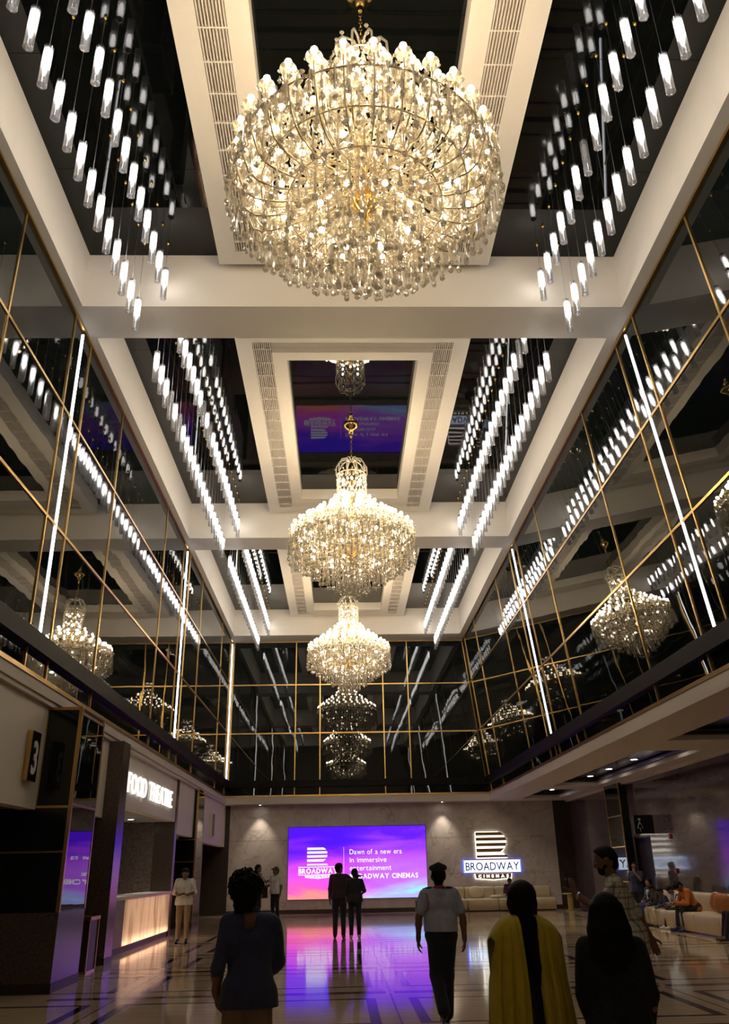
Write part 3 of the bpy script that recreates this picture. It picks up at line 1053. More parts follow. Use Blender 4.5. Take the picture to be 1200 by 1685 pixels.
# ------------------------------------------------------------------ food counter
ct = empty('food_counter', (-5.0, 19.98, 0))
tag(ct, 'glowing onyx food counter with white top under the lit letters', 'counter')
CL = 6.42
box('plinth', 'wood_dark', ct, -0.62, -0.02, 0.02, CL, 0, 0.13)
box('end_block', 'counter_grey', ct, -0.62, 0.0, 0.0, 1.05, 0.13, 1.09)
for k in range(5):
    a = 1.05 + (CL - 1.05) * k / 5
    b = 1.05 + (CL - 1.05) * (k + 1) / 5
    box('onyx_panel', 'onyx', ct, -0.02, 0.0, a + 0.002, b - 0.002, 0.13, 1.09)
box('back_board', 'counter_white', ct, -0.62, -0.58, 1.05, CL, 0.13, 1.09)
box('worktop', 'counter_white', ct, -0.70, 0.03, -0.03, CL, 1.09, 1.16)
M['counter_led'] = emission('counter_lamp', (1.0, 0.86, 0.70), 75.0)
box('lamp_strip', 'counter_led', ct, -0.10, -0.06, 1.10, CL - 0.05, 0.14, 0.17)

# gilt stand in the recess
st = empty('gilt_stand', (-4.62, 16.9, 0))
tag(st, 'low gilt framed dark stand between entrance block and stone pier', 'stand')
box('body', 'wood_dark', st, -0.55, -0.02, 0.02, 0.62, 0.03, 0.86)
box('top', 'gold', st, -0.58, 0.01, -0.01, 0.65, 0.86, 0.92)
for (x, y) in ((-0.03, 0.0), (-0.03, 0.61), (-0.56, 0.0), (-0.30, 0.0)):
    box('post', 'gold', st, x, x + 0.03, y, y + 0.03, 0, 0.86)
box('foot_rail', 'gold', st, -0.55, 0.0, 0.0, 0.64, 0.0, 0.03)

# ------------------------------------------------------------------ downlights
def downlight(loc, r, label, group, watt=0, spot=1.9, em=True):
    t = empty('downlight', loc)
    tag(t, label, 'downlight', group)
    MB().lathe([(r * 1.25, 0.0), (r * 1.25, -0.012), (r, -0.015), (r, 0.0)], 16).build('ring', 'steel', t)
    MB().lathe([(r, -0.006), (0.001, -0.006)], 16, cap=False).build('lens', 'downlight', t)
    if watt:
        l = bpy.data.lights.new('downlight_lamp', 'SPOT')
        l.energy = watt
        l.spot_size = spot
        l.spot_blend = 0.7
        l.color = (1.0, 0.86, 0.68)
        l.shadow_soft_size = r
        o = bpy.data.objects.new('lamp', l)
        COL.objects.link(o)
        o.parent = t
        o.location = (0, 0, -0.03)
    return t
names = ['first downlight from the camera in the soffit over the sofa', 'second downlight from the camera in the soffit over the sofa',
         'third downlight from the camera in the soffit over the sofa', 'fourth downlight from the camera in the soffit over the sofa',
         'fifth downlight from the camera in the soffit over the sofa', 'downlight in the farthest soffit recess near the back wall']
DLY = [(8.72, 17.9), (8.72, 22.5), (8.72, 25.1), (8.72, 27.6), (8.72, 29.8), (8.6, 35.0)]
for (x, y), nm in zip(DLY, names):
    downlight((x, y, ZS + 0.235), 0.10, nm, 'downlights over the seating side', 95)
for (x, y), nm in zip(((-5.9, 20.6), (-5.9, 24.6)), ('downlight in the kiosk ceiling at the near end of the counter', 'downlight in the kiosk ceiling at the far end of the counter')):
    downlight((x, y, 3.045), 0.09, nm, 'downlights in the food kiosk', 110)
for x, nm in ((-3.5, 'wall washer in the back soffit beside the two men'), (4.35, 'wall washer in the back soffit between screen and emblem sign')):
    downlight((x, D + 0.33, ZS - 0.002), 0.05, nm, 'wall washers over the stone wall', 120, 1.3)

# ------------------------------------------------------------------ chandeliers
ZCAN = HC - 0.09
def zrel(z):
    return z - ZCAN
drop_me = MB().lathe([(0.001, 0.0), (0.008, -0.02), (0.022, -0.07), (0.024, -0.085), (0.012, -0.11), (0.001, -0.12)], 6, cap=False).mesh('crystal_drop', M['crystal'])
rod_me = MB().lathe([(0.001, 0.0), (0.013, -0.02), (0.016, -0.30), (0.010, -0.33), (0.001, -0.335)], 6, cap=False)
rod_me.sphere((0, 0, -0.375), 0.038, 8, 6)
rod_me = rod_me.mesh('crystal_drop', M['crystal'])
bead_me = MB().lathe([(0.001, 0.03), (0.028, 0.0), (0.001, -0.04)], 6, cap=False).mesh('bead', M['crystal'])
cup_me = MB().lathe([(0.012, -0.02), (0.055, -0.005), (0.085, 0.035), (0.092, 0.055), (0.078, 0.045), (0.03, 0.02), (0.02, 0.06)], 14, cap=False)
cup_me = cup_me.mesh('cup', M['cup_glass'], True)
bulb_me = MB().sphere((0, 0, 0.035), 0.040, 10, 6, 1.15).mesh('bulb', M['bulb'], True)
M['low_bulb'] = emission('shaded_warm_bulb', (1.0, 0.82, 0.56), E_BULB * 0.42)
low_me = MB().sphere((0, 0, 0.035), 0.034, 10, 6, 1.15).mesh('lower_bulb', M['low_bulb'], True)
TIERS = [(1.50, 9.36, 30, 0.30), (1.30, 9.50, 24, 0.26), (1.05, 9.68, 20, 0.22), (0.80, 9.88, 14, 0.2), (0.52, 10.12, 10, 0.16)]
arm_me = []
for (r, z, n, sag) in TIERS:
    zt = z - 0.03
    z0 = zt - 0.35 - 0.25 * r
    pts = [(0.07, 0, zrel(z0 + 0.20)), (0.25 * r, 0, zrel(z0 + 0.22)), (0.5 * r, 0, zrel(z0 + 0.06)), (0.75 * r, 0, zrel(z0)),
           (0.92 * r, 0, zrel(z0 + 0.10)), (r, 0, zrel(zt - 0.18)), (r, 0, zrel(zt))]
    # smooth the polyline
    P = [Vector(p) for p in pts]
    sm = []
    for i in range(len(P) - 1):
        p0, p1, p2, p3 = P[max(i - 1, 0)], P[i], P[i + 1], P[min(i + 2, len(P) - 1)]
        for t in (0, 0.5):
            sm.append(0.5 * ((2 * p1) + (-p0 + p2) * t + (2 * p0 - 5 * p1 + 4 * p2 - p3) * t * t + (-p0 + 3 * p1 - 3 * p2 + p3) * t ** 3))
    sm.append(P[-1])
    arm_me.append(MB().tube(sm, 0.0105, 6).mesh('arm', M['arm_gold'], True))
canopy = MB().lathe([(0.20, 0.0), (0.20, -0.03), (0.17, -0.08), (0.12, -0.12), (0.075, -0.19), (0.07, -0.24), (0.045, -0.27), (0.028, -0.30), (0.045, -0.34), (0.02, -0.38), (0.001, -0.40)], 18, cap=False).mesh('canopy', M['brass'], True)
link_m = MB()
link_path = [(0.022 * math.cos(a), 0, 0.042 * math.sin(a)) for a in [2 * PI * i / 10 for i in range(11)]]
link_m.tube(link_path, 0.006, 5, cap=False)
link_me = link_m.mesh('chain_link', M['brass'], True)
column = MB().lathe([(0.02, zrel(11.15)), (0.035, zrel(11.1)), (0.03, zrel(10.6)), (0.06, zrel(10.5)), (0.035, zrel(10.4)), (0.035, zrel(9.8)), (0.08, zrel(9.7)),
                     (0.04, zrel(9.55)), (0.04, zrel(9.1)), (0.055, zrel(8.95)), (0.13, zrel(8.86)), (0.17, zrel(8.74)), (0.15, zrel(8.64)), (0.05, zrel(8.56)), (0.03, zrel(8.40)), (0.001, zrel(8.36))], 16, cap=False).mesh('column', M['brass'], True)
scroll_pts = [(0.05, 0, zrel(11.36)), (0.16, 0, zrel(11.40)), (0.30, 0, zrel(11.34)), (0.39, 0, zrel(11.18)), (0.40, 0, zrel(10.98)), (0.36, 0, zrel(10.86)), (0.30, 0, zrel(10.86)), (0.29, 0, zrel(10.95)), (0.33, 0, zrel(10.98))]
scroll_me = MB().tube(scroll_pts, 0.016, 6).mesh('crown_scroll', M['cup_glass'], True)
ring_me = {}
for r in (0.37, 1.5, 1.2, 0.9):
    ring_me[r] = MB().tube([(r * math.cos(a), r * math.sin(a), 0) for a in [2 * PI * i / 48 for i in range(49)]], 0.012, 5, cap=False).mesh('ring', M['arm_gold'], True)

def scatter(meshes, xf):
    """one mesh out of many small copies: xf = list of (mesh index, x, y, z, rot, scale)"""
    base = []
    for me in meshes:
        v = np.array([p.co[:] for p in me.vertices])
        f = [tuple(p.vertices) for p in me.polygons]
        base.append((v, f))
    V, Fs, o = [], [], 0
    for (i, x, y, z, rot, s) in xf:
        v, f = base[i]
        c, sn = math.cos(rot) * s, math.sin(rot) * s
        w = np.empty_like(v)
        w[:, 0] = v[:, 0] * c - v[:, 1] * sn + x
        w[:, 1] = v[:, 0] * sn + v[:, 1] * c + y
        w[:, 2] = v[:, 2] * s + z
        V.append(w)
        Fs.extend([tuple(q + o for q in t) for t in f])
        o += len(v)
    V = np.concatenate(V)
    me = bpy.data.meshes.new('crystal_strands')
    me.from_pydata(V.tolist(), [], Fs)
    me.materials.append(M['crystal'])
    return me

xf = []
R = random.Random(3)
# hanging crystals under every cup
for (r, z, n, sag) in TIERS:
    for k in range(n):
        a = 2 * PI * k / n + 0.1 * r
        for q in range(6):
            b = q * PI / 3
            x, y = r * math.cos(a) + 0.085 * math.cos(b), r * math.sin(a) + 0.085 * math.sin(b)
            zz = zrel(z) - 0.03
            for s in range(R.choice((1, 2, 2))):
                xf.append((1 if s == 0 else 0, x, y, zz, R.uniform(0, 6.3), R.uniform(0.8, 1.15)))
                zz -= 0.07
# strands filling the body
for k in range(2600):
    r = 1.56 * math.sqrt(R.uniform(0.03, 1))
    a = R.uniform(0, 2 * PI)
    ztop = 9.45 - 0.22 * (r / 1.5) + 0.35 * (1 - r / 1.5)
    zlow = 8.95 - 0.1 * (1 - r / 1.5)
    z = R.uniform(zlow, ztop)
    xf.append((R.choice((0, 1, 1)), r * math.cos(a), r * math.sin(a), zrel(z), R.uniform(0, 6.3), R.uniform(0.8, 1.5)))
# strands of the neck and crown
for row in range(5):
    for k in range(22):
        a = 2 * PI * (k + 0.5 * row) / 22
        xf.append((0, 0.37 * math.cos(a), 0.37 * math.sin(a), zrel(10.92 - 0.14 * row), R.uniform(0, 6.3), 1.2))
for k in range(60):
    a = R.uniform(0, 2 * PI)
    r = R.uniform(0.22, 0.42)
    xf.append((1, r * math.cos(a), r * math.sin(a), zrel(R.uniform(10.9, 11.25)), 0, 1.1))
# lower bell: beads between the rings of rods
for k in range(900):
    t = R.uniform(0, 1)
    r = 0.12 + 1.35 * t
    a = R.uniform(0, 2 * PI)
    zb_ = 7.95 + 0.75 * t ** 0.8
    xf.append((R.choice((0, 1)), r * math.cos(a), r * math.sin(a), zrel(zb_ + R.uniform(0.0, 0.6)), R.uniform(0, 6.3), R.uniform(0.7, 1.2)))
strands_me = scatter([drop_me, bead_me], xf)
ROWS = [(1.58, 9.10, 74), (1.40, 8.96, 60), (1.15, 8.80, 52), (0.90, 8.62, 42), (0.65, 8.45, 32), (0.40, 8.28, 20), (0.16, 8.12, 8)]

def chandelier(y, label):
    t = empty('chandelier', (XM, y, ZCAN))
    tag(t, label, 'chandelier', 'tiered crystal chandeliers')
    put('canopy', canopy, t)
    for k in range(10):
        put('chain_link', link_me, t, (0, 0, -0.42 - 0.068 * k), (0, 0, PI / 2 * (k % 2)))
    put('column', column, t)
    for k in range(10):
        put('crown_scroll', scroll_me, t, (0, 0, 0), (0, 0, 2 * PI * k / 10))
    put('ring', ring_me[0.37], t, (0, 0, zrel(10.93)))
    put('ring', ring_me[0.37], t, (0, 0, zrel(10.30)))
    put('ring', ring_me[1.5], t, (0, 0, zrel(9.12)))
    put('ring', ring_me[1.2], t, (0, 0, zrel(8.90)))
    put('ring', ring_me[0.9], t, (0, 0, zrel(8.66)))
    for (r, z, n, sag), ame in zip(TIERS, arm_me):
        for k in range(n):
            a = 2 * PI * k / n + 0.1 * r
            am = put('arm', ame, t, (0, 0, 0), (0, 0, a))
            put('cup', cup_me, am, (r, 0, zrel(z) - 0.05))
            put('bulb', bulb_me, am, (r, 0, zrel(z) + 0.065))
    for (r, z, n) in ((1.30, 8.98, 14), (0.98, 8.74, 12), (0.55, 8.50, 8), (0.24, 10.42, 6), (0.24, 10.72, 6)):
        for k in range(n):
            a = 2 * PI * (k + 0.5) / n
            put('lower_bulb', low_me, t, (r * math.cos(a), r * math.sin(a), zrel(z)))
    s = put('crystal_strands', strands_me, t)
    s['kind'] = 'stuff'
    q = 0
    for (r, z, n) in ROWS:
        for k in range(n):
            a = 2 * PI * (k + 0.37 * q) / n
            put('crystal_drop', rod_me, t, (r * math.cos(a), r * math.sin(a), zrel(z)), (0, 0, a), (1, 1, 1.1 + 0.1 * ((k * 7 + q) % 3)))
        q += 1
    return t
for k, lab in enumerate(('largest crystal chandelier, nearest the camera, filling the first ceiling bay',
                         'middle crystal chandelier hanging in the second ceiling bay',
                         'smallest looking crystal chandelier, farthest, hanging before the back glass wall')):
    chandelier(7.30 + 11.66 * k, lab)

# ------------------------------------------------------------------ glass tube pendants
TL, TR = 0.68, 0.058
tm = MB()
tm.lathe([(TR, 0.0), (TR, -TL)], 14, cap=False)
tm.lathe([(TR - 0.012, -TL), (TR - 0.012, -0.02)], 14, cap=False)
tm.tube([((TR - 0.006) * math.cos(a), (TR - 0.006) * math.sin(a), -TL) for a in [2 * PI * i / 14 for i in range(15)]], 0.010, 5, cap=False)
tube_me = tm.mesh('glass_tube', M['tube_glass'], True)
core_prof = [(0.001, -0.04), (0.028, -0.05), (0.038, -0.10), (0.041, -0.18), (0.036, -0.26), (0.024, -0.33), (0.010, -0.355), (0.001, -0.36)]
core_lit = MB().lathe(core_prof, 12, cap=False).mesh('lamp', M['pendant_lit'], True)
core_off = MB().lathe(core_prof, 12, cap=False).mesh('lamp', M['frosted_off'], True)
cap_me = MB().lathe([(0.006, 0.03), (0.016, 0.02), (0.03, 0.0), (0.045, -0.02), (0.045, -0.05), (0.001, -0.06)], 10, cap=False).mesh('socket', M['steel'], True)
mount_me = MB().lathe([(0.030, 0.0), (0.030, -0.02), (0.012, -0.05), (0.001, -0.055)], 8, cap=False).mesh('mount', M['brass'], True)
wire_me = {}
ROWX = [(-3.64, 10.56, 'outer left'), (-3.20, 11.22, 'inner left'), (3.80, 11.22, 'inner right'), (4.21, 10.54, 'outer right')]
UNLIT = {(0, 'inner left', 9), (0, 'inner right', 14), (1, 'outer left', 3), (1, 'outer left', 5), (1, 'inner left', 6), (1, 'inner left', 8), (1, 'inner right', 1)}
BAYN = ('first', 'second', 'third')
ORD = ['first', 'second', 'third', 'fourth', 'fifth', 'sixth', 'seventh', 'eighth', 'ninth', 'tenth', 'eleventh', 'twelfth', 'thirteenth', 'fourteenth',
       'fifteenth', 'sixteenth', 'seventeenth', 'eighteenth', 'nineteenth', 'twentieth', 'twenty-first']
for bi, (ya, yb) in enumerate(bays):
    n = 21
    for (x, zbot, rn) in ROWX:
        for k in range(n):
            y = ya + 0.34 + (yb - ya - 0.68) * k / (n - 1)
            zb_ = zbot + random.uniform(-0.012, 0.012)
            off = (bi, rn, k) in UNLIT
            t = empty('tube_pendant', (x, y, HC))
            side = 'left' if 'left' in rn else 'right'
            lab = '%s tube pendant, %s from the far beam, %s %s row, %s ceiling bay' % (
                'unlit grey' if off else 'lit', ORD[n - 1 - k], rn.split()[0], side, BAYN[bi])
            tag(t, lab, 'pendant light', 'glass tube pendants, %s row %s, %s bay' % (rn.split()[0], side, BAYN[bi]))
            ztop = zb_ + TL - HC
            wl = round(-ztop - 0.03, 2)
            if wl not in wire_me:
                wire_me[wl] = MB().lathe([(0.0035, 0.0), (0.0035, -wl)], 5).mesh('wire', M['steel'])
            put('mount', mount_me, t)
            put('wire', wire_me[wl], t)
            put('socket', cap_me, t, (0, 0, ztop))
            put('glass_tube', tube_me, t, (0, 0, ztop))
            put('lamp', core_off if off else core_lit, t, (0, 0, ztop - 0.04))

# ------------------------------------------------------------------ seating and tables
def sofa(name, loc, rotz, units, depth, label, cushions_h=0.90):
    """units: list of widths along local x; front is local -y; back along local +y"""
    t = empty(name, loc, rotz)
    tag(t, label, 'sofa')
    x = 0.0
    for w in units:
        MB().rbox(x + 0.006, x + w - 0.006, 0.0, depth - 0.22, 0.05, 0.47, 0.07, 4).build('seat', 'cream_leather', t, True)
        MB().rbox(x + 0.006, x + w - 0.006, depth - 0.26, depth, 0.05, cushions_h, 0.08, 4).build('backrest', 'cream_leather', t, True)
        x += w
    box('plinth', 'wood_dark', t, 0.05, x - 0.05, 0.04, depth - 0.04, 0.0, 0.05)
    return t
sofa('sofa', (4.05, 36.55, 0), 0, [1.05, 1.25, 1.25, 1.10], 1.12, 'long cream modular sofa under the emblem sign at the back wall')
# along the right wall: front faces -x
sofa('sofa', (8.86, 27.3, 0), -PI / 2, [1.55, 1.5, 1.45, 1.5, 1.5, 1.5], 1.05, 'long cream modular sofa against the plum stone wall')

def cushion(name, loc, rot, sx, sy, sz, mat, label):
    m = MB()
    n, k = 14, 8
    vs_, fs_ = [], []
    for j in range(k + 1):
        ph = -PI / 2 + PI * j / k
        for i in range(n):
            th = 2 * PI * i / n
            cx, sx_ = math.cos(th), math.sin(th)
            e = 0.75
            cp, sp_ = math.cos(ph), math.sin(ph)
            f = lambda v, p: math.copysign(abs(v) ** p, v)
            vs_.append((sx * f(cp, 0.6) * f(cx, e), sy * f(cp, 0.6) * f(sx_, e), sz * sp_))
    for j in range(k):
        for i in range(n):
            q = (i + 1) % n
            fs_.append((j * n + i, j * n + q, (j + 1) * n + q, (j + 1) * n + i))
    m.add(vs_, fs_)
    o = m.build(name, mat, None, True)
    o.location = loc
    o.rotation_euler = rot
    tag(o, label, 'cushion')
    return o
cushion('cushion', (5.55, 37.28, 0.70), (PI / 2 - 0.25, 0, 0), 0.30, 0.24, 0.10, 'cream_leather', 'upright cream cushion on the back sofa left of the seated person')
cushion('cushion', (6.35, 36.95, 0.53), (0, 0, 0.2), 0.30, 0.20, 0.065, 'cream_leather', 'flat cream cushion lying on the back sofa seat')
cushion('cushion', (7.72, 37.22, 0.74), (PI / 2 - 0.25, 0, 0), 0.27, 0.27, 0.11, 'tan_cushion', 'tan leather cushion on the back sofa right of the seated person')
cushion('cushion', (9.42, 22.25, 0.70), (PI / 2 - 0.1, 0.1, -PI / 2 + 0.5), 0.25, 0.24, 0.09, 'tan_cushion', 'front tan leather cushion leaning on the long wall sofa')
cushion('cushion', (9.52, 22.75, 0.71), (PI / 2 - 0.1, 0.3, -PI / 2 + 0.35), 0.25, 0.24, 0.08, 'tan_cushion', 'rear tan leather cushion tucked behind another on the wall sofa')
cushion('cushion', (9.50, 21.2, 0.70), (PI / 2 - 0.1, 0, -PI / 2 + 0.2), 0.24, 0.24, 0.08, 'tan_cushion', 'tan leather cushion cut by the picture edge on the wall sofa')

tb = empty('side_table', (9.06, 35.75, 0))
tag(tb, 'round mustard side table at the end of the back sofa', 'table')
MB().lathe([(0.30, 0.60), (0.30, 0.64), (0.001, 0.645)], 24, cap=False).lathe([(0.001, 0.60), (0.30, 0.60)], 24, cap=False).build('top', 'yellow_metal', tb)
MB().lathe([(0.11, 0.02), (0.11, 0.60)], 20, cap=False).build('column', 'yellow_metal', tb, True)
MB().lathe([(0.20, 0.0), (0.20, 0.02), (0.001, 0.022)], 20, cap=False).build('base', 'yellow_metal', tb)
po = empty('pouffe', (9.62, 35.2, 0))
tag(po, 'round plum fabric pouffe beside the mustard table', 'pouffe')
MB().lathe([(0.30, 0.02), (0.33, 0.06), (0.34, 0.30), (0.31, 0.38), (0.20, 0.41), (0.001, 0.415)], 24, cap=False).build('cushion', 'purple_fabric', po, True)
MB().lathe([(0.29, 0.0), (0.29, 0.03), (0.001, 0.03)], 24, cap=False).build('base', 'wood_dark', po)

# ------------------------------------------------------------------ people: smooth-union field meshed as one continuous surface
def field_mesh(name, prims, res, mat, clips=(), fold=0.0, seed=0, xform=None):
    A = np.array([p[0] for p in prims], float)
    B = np.array([p[1] for p in prims], float)
    ra = np.array([p[2] for p in prims], float)
    rb = np.array([p[3] for p in prims], float)
    mr = np.maximum(ra, rb)[:, None]
    lo = np.minimum(A - mr, B - mr).min(0) - 3 * res - 0.02
    hi = np.maximum(A + mr, B + mr).max(0) + 3 * res + 0.02
    n = np.ceil((hi - lo) / res).astype(int) + 1
    ax = [lo[i] + res * np.arange(n[i]) for i in range(3)]
    Dm = np.full(n, 0.5, np.float32)
    for p, a, b, r0, r1 in zip(prims, A, B, ra, rb):
        k = p[4] if len(p) > 4 else 0.03
        m = max(r0, r1) + k + 2 * res
        l2 = np.minimum(a, b) - m
        h2 = np.maximum(a, b) + m
        i0 = np.maximum(((l2 - lo) / res).astype(int), 0)
        i1 = np.minimum(((h2 - lo) / res).astype(int) + 2, n)
        s = tuple(slice(u, v) for u, v in zip(i0, i1))
        X = ax[0][s[0]][:, None, None] - a[0]
        Y = ax[1][s[1]][None, :, None] - a[1]
        Z = ax[2][s[2]][None, None, :] - a[2]
        d = b - a
        L = float(d @ d)
        if L < 1e-9:
            dist = np.sqrt(X * X + Y * Y + Z * Z) - r0
        else:
            t = np.clip((X * d[0] + Y * d[1] + Z * d[2]) / L, 0, 1)
            dist = np.sqrt((X - t * d[0]) ** 2 + (Y - t * d[1]) ** 2 + (Z - t * d[2]) ** 2) - (r0 + (r1 - r0) * t)
        cur = Dm[s]
        hh = np.maximum(k - np.abs(cur - dist), 0) / k
        Dm[s] = np.minimum(cur, dist) - hh * hh * k * 0.25
    if fold:
        r = np.random.default_rng(seed)
        X, Y, Z = ax[0][:, None, None], ax[1][None, :, None], ax[2][None, None, :]
        for q in range(4):
            kx, ky, kz = r.uniform(-45, 45), r.uniform(-45, 45), r.uniform(-22, 22)
            Dm += (fold * np.sin(kx * X + ky * Y + kz * Z + r.uniform(0, 6))).astype(np.float32) * 0.6
    for (p, nrm) in clips:
        p = np.array(p, float)
        nrm = np.array(nrm, float)
        nrm = nrm / np.linalg.norm(nrm)
        X, Y, Z = ax[0][:, None, None] - p[0], ax[1][None, :, None] - p[1], ax[2][None, None, :] - p[2]
        Dm = np.maximum(Dm, X * nrm[0] + Y * nrm[1] + Z * nrm[2])
    S = Dm < 0
    c = [S[i:n[0] - 1 + i, j:n[1] - 1 + j, k:n[2] - 1 + k] for i in (0, 1) for j in (0, 1) for k in (0, 1)]
    tot = sum(x.astype(np.int8) for x in c)
    act = np.argwhere((tot > 0) & (tot < 8))
    idx = np.full(tuple(n - 1), -1, np.int64)
    idx[tuple(act.T)] = np.arange(len(act))
    acc = np.zeros((len(act), 3))
    cnt = np.zeros(len(act))
    offs = np.array([(i, j, k) for i in (0, 1) for j in (0, 1) for k in (0, 1)])
    vals = [Dm[tuple((act + o).T)] for o in offs]
    for i in range(8):
        for j in range(i + 1, 8):
            if np.abs(offs[i] - offs[j]).sum() != 1:
                continue
            m = (vals[i] < 0) != (vals[j] < 0)
            t = np.where(m, vals[i] / np.where(m, vals[i] - vals[j], 1), 0)
            pos = offs[i] + t[:, None] * (offs[j] - offs[i])
            acc += pos * m[:, None]
            cnt += m
    V = (act + acc / cnt[:, None]) * res + lo
    faces = []
    for axis in range(3):
        e = [slice(None)] * 3
        e2 = [slice(None)] * 3
        e[axis] = slice(0, n[axis] - 1)
        e2[axis] = slice(1, n[axis])
        s0, s1 = S[tuple(e)], S[tuple(e2)]
        ch = np.argwhere(s0 != s1)
        u, w = [q for q in range(3) if q != axis]
        ok = (ch[:, u] > 0) & (ch[:, w] > 0) & (ch[:, u] < n[u] - 1) & (ch[:, w] < n[w] - 1)
        ch = ch[ok]
        if not len(ch):
            continue
        def ci(du, dw):
            q = ch.copy()
            q[:, u] += du
            q[:, w] += dw
            return idx[tuple(q.T)]
        quad = np.stack([ci(-1, -1), ci(0, -1), ci(0, 0), ci(-1, 0)], 1)
        flip = s0[tuple(ch.T)]
        if axis == 1:
            flip = ~flip
        quad[~flip] = quad[~flip][:, ::-1]
        faces.append(quad)
    Q = np.concatenate(faces)
    Q = Q[(Q >= 0).all(1)]
    if xform is not None:
        Mx = np.array(xform)
        V = V @ Mx[:3, :3].T + Mx[:3, 3]
    me = bpy.data.meshes.new(name)
    me.vertices.add(len(V))
    me.vertices.foreach_set('co', V.astype(np.float32).ravel())
    me.loops.add(len(Q) * 4)
    me.loops.foreach_set('vertex_index', Q.astype(np.int32).ravel())
    me.polygons.add(len(Q))
    me.polygons.foreach_set('loop_start', np.arange(0, len(Q) * 4, 4, dtype=np.int32))
    me.polygons.foreach_set('use_smooth', np.ones(len(Q), bool))
    me.update(calc_edges=True)
    me.validate()
    me.materials.append(mat)
    return me

def rotx(a):
    c, s = math.cos(a), math.sin(a)
    return np.array([[1, 0, 0], [0, c, -s], [0, s, c]])

def rotz_(a):
    c, s = math.cos(a), math.sin(a)
    return np.array([[c, -s, 0], [s, c, 0], [0, 0, 1]])

def hand_prims(wr, d, nrm, thumb, curl):
    """wr wrist, d finger direction, nrm palm normal, thumb: +1/-1 which side of d x nrm the thumb is on"""
    d = np.array(d, float)
    d /= np.linalg.norm(d)
    nrm = np.array(nrm, float)
    nrm = nrm - d * (nrm @ d)
    nrm /= np.linalg.norm(nrm)
    s = np.cross(d, nrm) * thumb
    wr = np.array(wr, float)
    P_ = [(wr - d * 0.02, wr + d * 0.02, 0.027, 0.024, 0.02)]
    for o in (-0.028, -0.009, 0.010, 0.028):
        P_.append((wr + d * 0.015 + s * o * 0.7, wr + d * 0.088 + s * o, 0.015, 0.012, 0.012))
    for o, L in ((0.030, 0.070), (0.010, 0.080), (-0.010, 0.074), (-0.029, 0.058)):
        p = wr + d * 0.088 + s * o
        ang = 0.15 + curl * 0.35
        fd = d
        for frac, r0, r1 in ((0.45, 0.0098, 0.009), (0.32, 0.009, 0.0083), (0.25, 0.0083, 0.0072)):
            fd = fd * math.cos(ang) + nrm * math.sin(ang)
            fd = fd / np.linalg.norm(fd)
            q = p + fd * L * frac
            P_.append((p, q, r0, r1, 0.004))
            p = q
            ang = curl * 0.8
    p = wr + d * 0.028 + s * 0.030
    td = d * 0.55 + s * 0.75 + nrm * 0.25
    td /= np.linalg.norm(td)
    q = p + td * 0.042
    P_.append((p, q, 0.014, 0.0115, 0.01))
    td = td * 0.8 + d * 0.4 + nrm * 0.3 * (1 + curl)
    td /= np.linalg.norm(td)
    P_.append((q, q + td * 0.034, 0.0112, 0.009, 0.005))
    return P_

